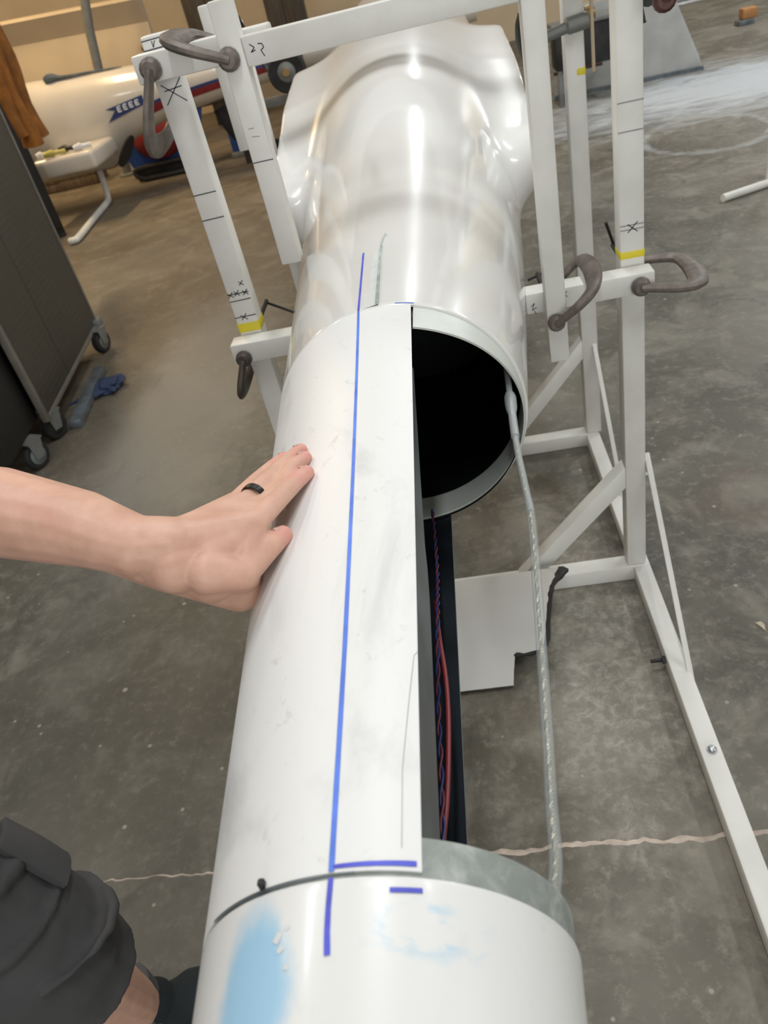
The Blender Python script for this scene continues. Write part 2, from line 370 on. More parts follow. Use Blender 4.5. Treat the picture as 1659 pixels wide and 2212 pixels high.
def lathe(bm, prof, o=(0, 0, 0), axis='Z', n=24):
    o = Vector(o); rings = []
    for r, h in prof:
        ring = []
        for k in range(n):
            a = 2 * pi * k / n; c, s = r * cos(a), r * sin(a)
            ring.append(bm.verts.new(o + (Vector((c, s, h)) if axis == 'Z' else Vector((h, c, s)) if axis == 'X' else Vector((c, h, s)))))
        rings.append(ring)
    for a, b in zip(rings, rings[1:]):
        for k in range(n): bm.faces.new((a[k], a[(k + 1) % n], b[(k + 1) % n], b[k]))
    bm.faces.new(rings[0][::-1]); bm.faces.new(rings[-1])
def prism(bm, poly, d):
    """closed polygon of points pushed along vector d"""
    d = Vector(d); a = [bm.verts.new(Vector(p)) for p in poly]; b = [bm.verts.new(Vector(p) + d) for p in poly]
    bm.faces.new(a); bm.faces.new(b[::-1]); n = len(a)
    for i in range(n): bm.faces.new((a[i], b[i], b[(i + 1) % n], a[(i + 1) % n]))
def sm01(t): t = max(0.0, min(1.0, t)); return t * t * (3 - 2 * t)
def interp(x, xs, ys):
    if x <= xs[0]: return ys[0]
    for i in range(len(xs) - 1):
        if x <= xs[i + 1]:
            t = (x - xs[i]) / (xs[i + 1] - xs[i]); return ys[i] + (ys[i + 1] - ys[i]) * t
    return ys[-1]

# ------------------------------------------------------------------ the hall
X0, X1, Y0, Y1, ZC = -10.0, 9.0, -6.0, 13.2, 4.6
def structure(name, bm, mat, **k):
    o = put(name, bm, mat, smooth=False, **k); o['kind'] = 'structure'; return o
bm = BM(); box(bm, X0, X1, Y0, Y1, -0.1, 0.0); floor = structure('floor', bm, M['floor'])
bm = BM(); box(bm, X0, X1, Y0, Y1, ZC, ZC + 0.1); structure('ceiling', bm, M['side_wall'])
bm = BM(); box(bm, X0, X1, Y1, Y1 + 0.1, 0, ZC); structure('wall_back', bm, M['wall'])
bm = BM(); box(bm, X0 - 0.1, X0, Y0, Y1, 0, ZC); structure('wall_left', bm, M['side_wall'])
bm = BM(); box(bm, X1, X1 + 0.1, Y0, Y1, 0, ZC); structure('wall_right', bm, M['side_wall'])
bm = BM(); box(bm, X0, X1, Y0 - 0.1, Y0, 0, ZC); structure('wall_front', bm, M['side_wall'])
# filled crack running across the slab
bm = BM(); prev = None; x = -3.2
while x < 2.6:
    yy = 0.845 + 0.010 * noise.noise((x * 6, 0, 0)) + 0.010 * noise.noise((x * 17, 3, 0)) + 0.006 * noise.noise((x * 48, 5, 0)) - 0.012 * x
    hw = (0.0042 if x > -0.2 else 0.0018) * (1.0 + 1.3 * abs(noise.noise((x * 9, 9, 0))) + 0.8 * noise.noise((x * 40, 9, 0)))
    q = [bm.verts.new((x, yy - hw, 0.0)), bm.verts.new((x, yy, 0.0018)), bm.verts.new((x, yy + hw, 0.0))]
    if prev:
        for i in (0, 1): bm.faces.new((prev[i], q[i], q[i + 1], prev[i + 1]))
    prev = q; x += 0.012
put('crack_filler', bm, M['crack'], floor, smooth=False, label='pale pinkish filled crack across the concrete')

# ------------------------------------------------------------------ the boom: three pieces of a glider fuselage
def axis_c(y):
    if y < 0.1: return (-0.1173 - 0.0046 * (y - 1.02), 0.9441 - 0.0586 * (y - 1.02))
    return (-0.1173 - 0.0046 * (min(y, 1.02) - 1.02), 0.9441 - 0.0586 * (y - 1.02))
def rad(y):
    r = 0.19 + 0.0813 * (y - 1.02)
    if y < 0.0: r = 0.19 + 0.0813 * (-1.02) + 0.035 * y
    return r
def on_boom(y, deg, off=0.0):
    cx, cz = axis_c(y); a = radians(deg); r = rad(y) + off
    return Vector((cx + r * sin(a), y, cz + r * cos(a)))
def skin(bm, ys, degs, off, uvl=None, closed=False):
    rows = [[bm.verts.new(on_boom(y, d, off(y) if callable(off) else off)) for d in degs] for y in ys]
    n = len(degs); rng = range(n if closed else n - 1)
    for i in range(len(ys) - 1):
        for k in rng:
            f = bm.faces.new((rows[i][k], rows[i][(k + 1) % n], rows[i + 1][(k + 1) % n], rows[i + 1][k]))
            if uvl is not None:
                for l, (ii, kk) in zip(f.loops, ((i, k), (i, k + 1), (i + 1, k + 1), (i + 1, k))):
                    dg = degs[kk] if kk < n else degs[0] + 360
                    l[uvl].uv = (dg, ys[ii])
    return rows
def lin(a, b, n): return [a + (b - a) * i / n for i in range(n + 1)]
def ribbon(parent, name, pts, width, mat, surf=on_boom, lift=0.0005, label=None):
    """flat ink line on the boom; pts = (station, angle)"""
    P = []
    for (ya, da), (yb, db) in zip(pts, pts[1:]):
        k = max(2, int(max(abs(yb - ya) / 0.01, abs(db - da) / 1.5)))
        P += [(ya + (yb - ya) * j / k, da + (db - da) * j / k) for j in range(k)]
    P.append(pts[-1]); W = [surf(y, d, lift) for y, d in P]
    bm = BM(); prev = None
    for i, p in enumerate(W):
        t = (W[min(i + 1, len(W) - 1)] - W[max(i - 1, 0)]).normalized()
        nrm = (surf(P[i][0], P[i][1], 0.02) - surf(P[i][0], P[i][1], 0.0)).normalized()
        s = t.cross(nrm).normalized(); wd = width[0] + (width[1] - width[0]) * i / (len(W) - 1) if isinstance(width, tuple) else width
        wd *= 1 + 0.12 * noise.noise((i * 0.7, wd * 900, 0))
        q = [bm.verts.new(p - s * wd / 2), bm.verts.new(p + nrm * 0.0002), bm.verts.new(p + s * wd / 2)]
        if prev:
            for k in (0, 1): bm.faces.new((prev[k], q[k], q[k + 1], prev[k + 1]))
        prev = q
    return put(name, bm, mat, parent, label=label)

# --- tail section, nearest
tail = thing('tail_boom', 'white tail boom with sprayed light blue patch, nearest piece at the bottom', 'aircraft part', (-0.115, 0.0, 0.86))
degs = lin(-180, 176, 89)
bm = BM(); uvl = bm.loops.layers.uv.new('station')
ys = lin(-1.3, 0.10, 30) + lin(0.105, 0.2195, 24)
skin(bm, ys, degs, 0.0, uvl, True)
skin(bm, [0.2195, 0.2215, 0.2224], degs, lambda y: 0 if y < 0.221 else (-0.0004 if y < 0.222 else -0.0022), uvl, True)
skin(bm, [0.2224, 0.22245], degs, lambda y: -0.0022 if y < 0.22242 else -0.0045, uvl, True)
bmesh.ops.remove_doubles(bm, verts=bm.verts, dist=1e-5)
put('shell', bm, M['tail'], tail)
bm = BM(); skin(bm, [-1.29, 0.0, 0.2], degs, -0.006, None, True); put('inner_skin', bm, M['dark_in'], tail)
bm = BM(); cdeg = lin(-180, 176, 89)
skin(bm, [0.16, 0.2224, 0.2470], cdeg, lambda y: -0.0022 if y < 0.24 else -0.0030, None, True)
skin(bm, [0.2470, 0.24705], cdeg, lambda y: -0.0030 if y < 0.24702 else -0.0058, None, True)
skin(bm, [0.24705, 0.16], cdeg, -0.0058, None, True)
bmesh.ops.remove_doubles(bm, verts=bm.verts, dist=1e-5)
put('joint_collar', bm, M['glass_fibre'], tail, label='grey-green fibreglass joint collar')
ribbon(tail, 'marker_line', [(0.222, -4.4), (0.205, -4.6), (0.192, -4.5), (0.1805, -4.1)], (0.0032, 0.0036), M['ink'], label='purple-blue marker line')
ribbon(tail, 'marker_dash', [(0.2135, 11.3), (0.2140, 19.8)], 0.0029, M['ink'], label='short purple-blue marker dash')

for pts_, w_ in (([(0.1965, -18.2), (0.1915, -19.6)], 0.0042), ([(0.1890, -16.6), (0.1865, -18.4)], 0.0034), ([(0.1790, -15.2), (0.1765, -15.6)], 0.0026), ([(0.2000, -15.6), (0.1975, -16.6)], 0.0030)):
    ribbon(tail, 'scuff_mark', pts_, w_, M['scuff'], lift=0.0003)

# --- half-shell repair panel
panel = thing('repair_half_shell', 'white half shell lying on the boom with long blue marker line', 'aircraft part', (-0.2, 0.62, 0.80))
XC = -0.0715
def cut_angle(y, top):
    r = rad(y); cx, _ = axis_c(y); s = max(-1, min(1, (XC - cx) / r)); a = math.degrees(math.asin(s))
    return a if top else 180 - a
bm = BM(); pys = lin(0.2250, 1.0185, 80); K = 110
def shell_rows(off):
    rows = []
    for y in pys:
        a0 = cut_angle(y, True); a1 = cut_angle(y, False) - 360
        rows.append([bm.verts.new(on_boom(y, a0 + (a1 - a0) * k / K, off)) for k in range(K + 1)])
    return rows
ro = shell_rows(0.0)
for i in range(len(pys) - 1):
    for k in range(K): bm.faces.new((ro[i][k], ro[i][k + 1], ro[i + 1][k + 1], ro[i + 1][k]))
ri = shell_rows(-0.0022)
for i in range(len(pys) - 1):
    bm.faces.new((ro[i][0], ri[i][0], ri[i + 1][0], ro[i + 1][0])); bm.faces.new((ro[i][K], ri[i][K], ri[i + 1][K], ro[i + 1][K])).material_index = 1
for k in range(K):
    bm.faces.new((ro[0][k], ri[0][k], ri[0][k + 1], ro[0][k + 1])); bm.faces.new((ro[-1][k], ri[-1][k], ri[-1][k + 1], ro[-1][k + 1]))
put('outer_skin', bm, [M['patch'], M['strip']], panel)
bm = BM(); ri = shell_rows(-0.0024)
for i in range(len(pys) - 1):
    for k in range(K): bm.faces.new((ri[i][k], ri[i][k + 1], ri[i + 1][k + 1], ri[i + 1][k]))
put('inner_skin', bm, M['dark_shell'], panel, label='charcoal inner skin of the half shell')
ribbon(panel, 'marker_line', [(0.2255, -4.4), (0.40, -4.75), (0.62, -5.9), (0.83, -7.2), (1.018, -8.4)], (0.0036, 0.0034), M['ink_pale'], label='long straight blue marker line')
ribbon(panel, 'marker_line', [(0.2283, -4.6), (0.2290, 18.2)], (0.0024, 0.0034), M['ink'], label='purple-blue marker line along the near edge')
ribbon(panel, 'seam_line', [(0.238, 14.2), (0.29, 14.0), (0.345, 15.6), (0.385, 16.9), (0.389, 18.0)], 0.00035, M['shade'], label='thin grey seam line')
# grey stiffener hanging inside, under the cut edge
bm = BM(); prev = None
for y in lin(0.235, 0.86, 60):
    zt = on_boom(y, cut_angle(y, True), -0.004).z
    hgt = interp(y, [0.235, 0.52, 0.56, 0.575, 0.62, 0.86], [0.082, 0.076, 0.068, 0.058, 0.050, 0.012])
    q = [bm.verts.new((XC - 0.004, y, zt)), bm.verts.new((XC - 0.0025, y, zt - hgt * 0.5)), bm.verts.new((XC - 0.0008, y, zt - hgt)), bm.verts.new((XC - 0.004, y, zt - hgt)), bm.verts.new((XC - 0.007, y, zt))]
    if prev:
        for k in range(5): bm.faces.new((prev[k], q[k], q[(k + 1) % 5], prev[(k + 1) % 5]))
    else: bm.faces.new(q)
    prev = q
bm.faces.new(prev[::-1])
put('stiffener_strip', bm, M['strip'], panel, label='grey strip bonded inside under the cut edge')
# little bracket tip poking out of the joint
bm = BM(); p = on_boom(0.2265, -25.5, 0.002); box(bm, p.x - 0.0022, p.x + 0.0022, p.y - 0.002, p.y + 0.003, p.z - 0.004, p.z + 0.0035, 0.001, 1)
put('joint_tab', bm, M['black'], panel, label='small dark tab in the joint')
bm = BM(); prev = None
for d in lin(-50, 2, 40):
    hw = 0.0010 * (1 - 0.6 * sm01((d + 20) / 22)); a, b = on_boom(0.2237 - hw, d, 0.0004), on_boom(0.2237 + hw, d, 0.0004)
    q = [bm.verts.new(a), bm.verts.new(b)]
    if prev: bm.faces.new((prev[0], q[0], q[1], prev[1]))
    prev = q
put('joint_gap', bm, M['strip'], panel, label='grey joint line')

# --- forward fuselage with the wing roots
fus = thing('forward_fuselage', 'glossy white glider fuselage with wing root stubs, clamped in the steel stand', 'aircraft part', (-0.10, 2.2, 0.55))
FY = [1.0205, 1.3, 1.5, 1.7, 2.0, 2.3, 2.6, 3.2, 4.2, 5.2, 5.9, 6.25]
FT = [1.134, 1.146, 1.156, 1.178, 1.238, 1.305, 1.345, 1.385, 1.40, 1.30, 1.12, 0.96]
FB = [0.754, 0.712, 0.687, 0.660, 0.625, 0.59, 0.565, 0.53, 0.52, 0.56, 0.68, 0.84]
FW = [0.190, 0.216, 0.235, 0.250, 0.272, 0.293, 0.312, 0.335, 0.34, 0.28, 0.17, 0.05]
def fus_pt(y, deg, off=0.0):
    def sp(ys):
        h = min(0.32, max(0.0, y - FY[0])); return sum(interp(y + h * (k / 6.0 - 1), FY, ys) * (1 - abs(k / 6.0 - 1) * 0.85) for k in range(13)) / sum(1 - abs(k / 6.0 - 1) * 0.85 for k in range(13))
    zt, zb, a = sp(FT), sp(FB), sp(FW); zc = (zt + zb) / 2; hz = (zt - zb) / 2
    cx = -0.1173 + interp(y, [1.02, 1.5, 2.3, 3.2, 9], [0, 0.008, 0.026, 0.03, 0.03])
    t = radians(deg); R = 1 / sqrt((sin(t) / a) ** 2 + (cos(t) / hz) ** 2)
    A = 0.165 * sm01((y - 1.93) / 0.12) * (1 - sm01((y - 2.75) / 0.4))
    if A > 0:
        wv = interp(y, [1.85, 2.1, 2.4], [9.0, 13.0, 19.0]); tc = interp(y, [1.9, 2.1, 2.4, 2.8], [73, 70, 65, 61])
        e = exp(-((abs(deg) - tc) / wv) ** 2); R += A * e
    x = R * sin(t)
    lim = 0.330; ax = abs(x); k = 0.02; h = max(k - abs(ax - lim), 0.0) / k
    ax = min(ax, lim) - h * h * k * 0.25; x = ax if x > 0 else -ax
    n = Vector((sin(t), 0, cos(t))) * off
    return Vector((cx + x, y, zc + R * cos(t))) + n
bm = BM(); fys = [1.0205, 1.022] + lin(1.03, 1.9, 40) + lin(1.91, 2.1, 28) + lin(2.12, 3.3, 60) + lin(3.35, 6.25, 24); fd = lin(-180, 178.5, 239)
rows = []
for i, y in enumerate(fys): rows.append([bm.verts.new(fus_pt(y, d, -0.0008 if i == 0 else 0)) for d in fd])
n = len(fd)
for a, b in zip(rows, rows[1:]):
    for k in range(n): bm.faces.new((a[k], a[(k + 1) % n], b[(k + 1) % n], b[k]))
bm.faces.new(rows[-1])
lip = [bm.verts.new(fus_pt(1.0206, d, -0.0040)) for d in fd]
for k in range(n): bm.faces.new((rows[0][k], rows[0][(k + 1) % n], lip[(k + 1) % n], lip[k]))
put('outer_skin', bm, M['gel'], fus, angle=50)
bm = BM(); rows = [[bm.verts.new(fus_pt(y, d, -0.010)) for d in fd] for y in (1.0, 1.2, 1.5, 1.7)]
# (a station ahead of 1.02 uses the cut section)
for a, b in zip(rows, rows[1:]):
    for k in range(n): bm.faces.new((a[k], a[(k + 1) % n], b[(k + 1) % n], b[k]))
bm.faces.new(rows[-1])
put('inner_skin', bm, M['dark_in'], fus, label='black inside of the fuselage')
# joint sleeve that sticks out of the cut: outer lip, end face and pale inside
bm = BM(); LY = 0.9555
def sleeve(y, d, off): 
    cx, cz = axis_c(max(y, 0.95)); a = radians(d); r = 0.19 - 0.0042 + 0.06 * (y - 1.02) + off
    return Vector((cx + r * sin(a), y, cz + r * cos(a)))
SD = [d for d in lin(15, 345, 110)]
prof = [(1.06, 0.0), (LY + 0.002, 0.0), (LY, -0.001), (LY, -0.0036), (LY + 0.002, -0.0046), (1.025, -0.0046)]
# lip narrows down the right side as in the scarf cut
def cuty(d, y):
    if y > 1.03: return y
    t = sm01((d - 20) / 95) if d < 180 else 1 - 0.0 * d
    return y + (1.012 - LY) * t * 0.92
rr = [[bm.verts.new(sleeve(cuty(d, y), d, o)) for d in SD] for y, o in prof]
for a, b in zip(rr, rr[1:]):
    for k in range(len(SD) - 1): bm.faces.new((a[k], a[k + 1], b[k + 1], b[k]))
put('joint_sleeve', bm, M['pale_in'], fus, label='pale green joint sleeve inside the cut')
bm = BM(); rr = [[bm.verts.new(sleeve(y, d, -0.0052)) for d in lin(120, 215, 40)] for y in lin(1.012, 1.055, 5)]
for a, b in zip(rr, rr[1:]):
    for k in range(40): bm.faces.new((a[k], a[k + 1], b[k + 1], b[k]))
put('lower_lip', bm, M['pale_in'], fus, label='pale green inner bottom of the cut')
ribbon(fus, 'marker_line', [(1.0215, -8.5), (1.12, -8.7), (1.24, -8.9)], 0.0032, M['ink'], fus_pt, label='blue marker line end')
ribbon(fus, 'marker_line', [(1.0235, 7.2), (1.0235, 15.2)], 0.0022, M['ink_pale'], fus_pt, label='thin blue marker line at the cut edge')
# filler patch with a broken right edge
bm = BM(); prev = None
for y in lin(1.023, 1.30, 56):
    t = (y - 1.023) / 0.277
    r = 0.2 - 1.2 * t + 0.25 * noise.noise((y * 120, 0, 0)) + (2.0 * sm01((t - 0.75) / 0.25) if t > 0.75 else 0)
    wdt = (6.5 if t < 0.18 else 4.2 - 2.8 * sm01((t - 0.55) / 0.4)) * (0.15 if t > 0.93 else 1)
    q = [bm.verts.new(fus_pt(y, r - wdt, 0.0002)), bm.verts.new(fus_pt(y, r - wdt * 0.4, 0.0012)), bm.verts.new(fus_pt(y, r - 0.15, 0.0028)), bm.verts.new(fus_pt(y, r, -0.0005))]
    if prev:
        for k in range(3): bm.faces.new((prev[k], q[k], q[k + 1], prev[k + 1]))
    prev = q
put('filler_patch', bm, M['putty_pale'], fus, label='pale filler with chipped edge')
ribbon(fus, 'chipped_edge', [(1.026, -0.35), (1.10, -0.55), (1.17, -0.75), (1.22, -0.95), (1.27, -0.3), (1.295, 0.9)], (0.005, 0.0022), M['putty'], fus_pt, 0.0030, label='grey-green chipped edge')

# ------------------------------------------------------------------ control cable and wires
cab = thing('control_cable', 'steel control cable in clear plastic sleeve running from the cut to the collar', 'cable', (0.03, 0.6, 0.9))
CP = catmull([(0.052, 1.16, 1.01), (0.0475, 1.02, 0.995), (0.0445, 0.955, 0.972), (0.042, 0.88, 0.957), (0.042, 0.80, 0.955), (0.041, 0.72, 0.955), (0.030, 0.58, 0.963), (0.0165, 0.42, 0.975), (0.009, 0.345, 0.970), (0.004, 0.285, 0.982), (-0.012, 0.22, 0.995), (-0.03, 0.12, 1.005)], 10)
bm = BM(); tube(bm, [p for p in CP if p.y > 0.735], 0.0046, 10); put('clear_sleeve', bm, M['sleeve'], cab)
bm = BM(); tube(bm, [p for p in CP if p.y < 0.76], 0.0053, 12); put('clear_sleeve', bm, M['sleeve_thin'], cab)
bm = BM(); tube(bm, [p for p in CP if 0.90 < p.y < 0.985], [0.0066, 0.0085, 0.0088, 0.0085, 0.0085, 0.0075, 0.0058][:len([p for p in CP if 0.90 < p.y < 0.985])] + [0.006] * max(0, len([p for p in CP if 0.90 < p.y < 0.985]) - 7), 12)
put('end_fitting', bm, M['sleeve'], cab, label='clear plastic end fitting')
bm = BM()
for s in range(3):     # three twisted strands
    F = frames(CP); Q = []
    dense = catmull(CP, 9); F = frames(dense); L = 0.0
    for i, p in enumerate(dense):
        if i: L += (p - dense[i - 1]).length
        a = 2 * pi * (L / 0.011 + s / 3); Q.append(p + (F[i][1] * cos(a) + F[i][2] * sin(a)) * 0.0012)
    tube(bm, Q, 0.00125, 5)
put('wire_rope', bm, M['wire'], cab, label='twisted steel strands')

def wire_pts(lst): return catmull(lst, 8)
wz = thing('twisted_wires', 'twisted thin blue and red wire pair inside the open boom', 'wires', (-0.085, 0.6, 0.9))
base = wire_pts([(-0.098, 0.98, 0.80), (-0.090, 0.80, 0.835), (-0.0835, 0.62, 0.905), (-0.0850, 0.50, 0.915), (-0.083, 0.40, 0.93), (-0.083, 0.30, 0.945), (-0.087, 0.20, 0.96)])
for s, m_, nm in ((0, 'blue', 'blue_wire'), (0.5, 'red_dim', 'red_wire')):
    dense = catmull(base, 4); F = frames(dense); L = 0; Q = []
    for i, p in enumerate(dense):
        if i: L += (p - dense[i - 1]).length
        a = 2 * pi * (L / 0.055 + s); Q.append(p + (F[i][1] * cos(a) + F[i][2] * sin(a)) * 0.0016)
    bm = BM(); tube(bm, Q, 0.0013, 6); put(nm, bm, M[m_], wz, label=nm.replace('_', ' '))
bm = BM(); tube(bm, wire_pts([(-0.0905, 0.70, 0.865), (-0.082, 0.60, 0.905), (-0.0760, 0.53, 0.915), (-0.0755, 0.47, 0.918), (-0.0785, 0.39, 0.928), (-0.084, 0.33, 0.935), (-0.088, 0.26, 0.94)]), 0.0024, 8)
plain(put('red_wire', bm, M['red'], loc=(-0.08, 0.5, 0.91)), 'thicker plain red wire looping beside the twisted pair', 'wire')

# ------------------------------------------------------------------ steel stand
TB = 0.05
st = thing('steel_stand', 'white square-tube steel stand on the floor carrying the fuselage', 'stand', (-0.05, 1.95, 0))
def post(x, y, z1, wd=TB, name='post'):
    bm = BM(); box(bm, x, x + wd, y, y + TB, 0.05, z1, 0.005); return put(name, bm, M['steel'], st)
post(-0.5005, 1.60, 1.485); post(0.334, 1.60, 1.72); post(0.352, 2.29, 1.72); post(-0.50, 2.29, 1.45)
for y in (1.595, 2.29):
    bm = BM(); box(bm, -0.50, 0.392, y, y + TB, 0.0, 0.05, 0.004); put('base_rail', bm, M['steel'], st)
bm = BM(); box(bm, 0.350, 0.394, -0.7, 2.34, 0.002, 0.047, 0.004); put('side_rail', bm, M['steel'], st)
bm = BM(); box(bm, -0.50, -0.455, 1.0, 2.34, 0.002, 0.047, 0.004); put('side_rail', bm, M['steel'], st)
for a, b, y in (((0.350, 0.36), (0.055, 0.035), 1.6265), ((0.372, 0.39), (0.06, 0.035), 2.315)):
    bm = BM(); bar(bm, (a[0], y, a[1]), (b[0], y, b[1]), 0.044, 0.044, (0, 1, 0)); put('diagonal_brace', bm, M['steel'], st)
for y in (1.6265, 2.315):
    bm = BM(); bar(bm, (-0.47, y, 0.40), (-0.16, y, 0.035), 0.044, 0.044, (0, 1, 0)); put('diagonal_brace', bm, M['steel'], st)
for y, y2 in ((1.62, 1.20), (2.31, 1.90)):      # flat side straps from the post down to the side rail
    bm = BM(); bar(bm, (0.3905, y, 0.40), (0.3905, y2, 0.03), 0.005, 0.013, (1, 0, 0), 0.001); put('flat_strap', bm, M['steel'], st)
for x, y, z in ((0.374, 1.003, 0.047), (0.125, 1.62, 0.05)):
    bm = BM(); lathe(bm, [(0.011, 0), (0.011, 0.002), (0.0075, 0.002), (0.0075, 0.007), (0.005, 0.0085)], (x, y, z), 'Z', 12); put('bolt', bm, M['zinc'], st)
bm = BM(); lathe(bm, [(0.005, 0), (0.005, 0.03), (0.004, 0.032)], (0.315, 1.275, 0.03), 'X', 10); lathe(bm, [(0.010, 0.027), (0.010, 0.034)], (0.315, 1.275, 0.03), 'X', 6); put('bolt', bm, M['black'], st, label='dark bolt end poking out of the side rail')
bm = BM(); lathe(bm, [(0.003, 0), (0.003, 0.043)], (0.352, 1.62, 0.335), 'X', 10); lathe(bm, [(0.006, 0.034), (0.006, 0.039)], (0.352, 1.62, 0.335), 'X', 6); put('bolt', bm, M['zinc'], st)
def band(x, y, z0, z1, wd=TB, part=1.0):
    bm = BM(); e = 0.0008; box(bm, x - e + wd * (1 - part), x + wd + e, y - e, y + TB + e, z0, z1, 0.005); put('tape_band', bm, M['tape'], st, label='yellow tape band')
band(-0.5005, 1.60, 0.905, 0.932); band(0.334, 1.60, 0.905, 0.926); band(0.352, 2.29, 1.150, 1.172, part=0.5)
def stroke(parent, y, pts, wd=0.0018, mat='pencil', name='pen_mark'):
    """pen stroke on a tube face that looks towards -y; pts = (x, z)"""
    bm = BM()
    for (xa, za), (xb, zb) in zip(pts, pts[1:]):
        d = Vector((xb - xa, 0, zb - za)); s = Vector((-d.z, 0, d.x)).normalized() * wd / 2
        q = [Vector((xa, y - 0.0004, za)) - s, Vector((xb, y - 0.0004, zb)) - s, Vector((xb, y - 0.0004, zb)) + s, Vector((xa, y - 0.0004, za)) + s]
        bm.faces.new([bm.verts.new(v) for v in q])
    return put(name, bm, M[mat], parent, smooth=False)
LX, RX = -0.4995, 0.335
for z in (1.207, 1.157, 0.9965, 0.981, 0.9435): stroke(st, 1.60, [(LX, z), (LX + 0.048, z + 0.001)], 0.0022)
for z in (1.205, 1.154, 0.977, 0.968): stroke(st, 1.60, [(RX, z), (RX + 0.048, z)], 0.0024, 'pencil_grey')
for (ox, oz, s) in ((-0.470, 1.392, 0.020), (-0.479, 0.9435, 0.007), (0.360, 0.972, 0.010), (-0.478, 0.998, 0.006), (-0.493, 0.996, 0.006), (-0.459, 0.997, 0.006), (-0.462, 1.018, 0.005)):
    stroke(st, 1.60, [(ox - s, oz - s), (ox + s, oz + s)], 0.002); stroke(st, 1.60, [(ox - s, oz + s * 0.7), (ox + s, oz - s)], 0.002)
stroke(st, 1.60, [(-0.487, 1.395), (-0.452, 1.398)], 0.002)
def line_zx(x0, x1, z): return [(x0, z), (x1, z)]

# inner frame: two hanging bars and the top crossbar
fr = thing('inner_frame', 'white square-tube hanging frame with crossbar over the fuselage', 'frame', (-0.06, 1.52, 0.757))
bm = BM(); box(bm, -0.339, -0.299, 1.49, 1.53, 1.07, 1.512, 0.004); put('hanging_bar', bm, M['steel'], fr)
bm = BM(); box(bm, 0.163, 0.203, 1.49, 1.53, 0.757, 1.512, 0.004); put('hanging_bar', bm, M['steel'], fr)
bm = BM(); box(bm, -0.299, 0.163, 1.49, 1.53, 1.409, 1.455, 0.004); put('crossbar', bm, M['steel'], fr)
stroke(fr, 1.49, [(-0.287, 1.442), (-0.280, 1.436), (-0.287, 1.430), (-0.279, 1.432)], 0.0018)
stroke(fr, 1.49, [(-0.273, 1.440), (-0.266, 1.439), (-0.264, 1.433), (-0.270, 1.430), (-0.266, 1.420)], 0.0018)
stroke(fr, 1.49, [(-0.338, 1.262), (-0.299, 1.262)], 0.0018)
stroke(fr, 1.49, [(-0.328, 1.318), (-0.318, 1.318)], 0.0014, 'pencil_grey'); stroke(fr, 1.49, [(-0.326, 1.305), (-0.312, 1.303)], 0.0014, 'pencil_grey')
# rear frame
rf = thing('rear_frame', 'white rear hanging bar with crossbar behind the wing roots', 'frame', (-0.05, 2.24, 1.16))
bm = BM(); box(bm, -0.525, -0.497, 2.20, 2.24, 1.168, 1.50, 0.004); put('hanging_bar', bm, M['steel'], rf)
bm = BM(); box(bm, -0.525, 0.45, 2.205, 2.285, 1.356, 1.398, 0.004); put('crossbar', bm, M['steel'], rf)
# clamped beams
def beam(x0, x1, y0, y1, z0, z1, label):
    bm = BM(); box(bm, x0, x1, y0, y1, z0, z1, 0.004); o = put('clamped_beam', bm, M['steel'], loc=((x0 + x1) / 2, (y0 + y1) / 2, z0))
    plain(o, label, 'beam'); return o
bL = beam(-0.517, -0.352, 1.548, 1.598, 0.857, 0.903, 'white square beam clamped low on the left post below the yellow tape')
bR = beam(0.128, 0.392, 1.548, 1.598, 0.848, 0.893, 'white square beam clamped across the right posts below the yellow tape')
bU = beam(-0.512, -0.26, 1.548, 1.598, 1.416, 1.462, 'white square beam clamped to the top of the left post')
stroke(bR, 1.548, [(0.138, 0.865), (0.146, 0.872), (0.140, 0.857), (0.150, 0.862)], 0.0016); stroke(bR, 1.548, [(0.144, 0.855), (0.148, 0.848)], 0.0016)
stroke(bR, 1.548, [(0.206, 0.884), (0.210, 0.874)], 0.0016); stroke(bR, 1.548, [(0.214, 0.885), (0.207, 0.879), (0.214, 0.873)], 0.0016)
for z in (1.478, 1.463): stroke(st, 1.60, [(LX, z), (LX + 0.048, z + 0.001)], 0.002)
stroke(st, 1.60, [(-0.480, 1.476), (-0.480, 1.466), (-0.474, 1.476)], 0.0018)

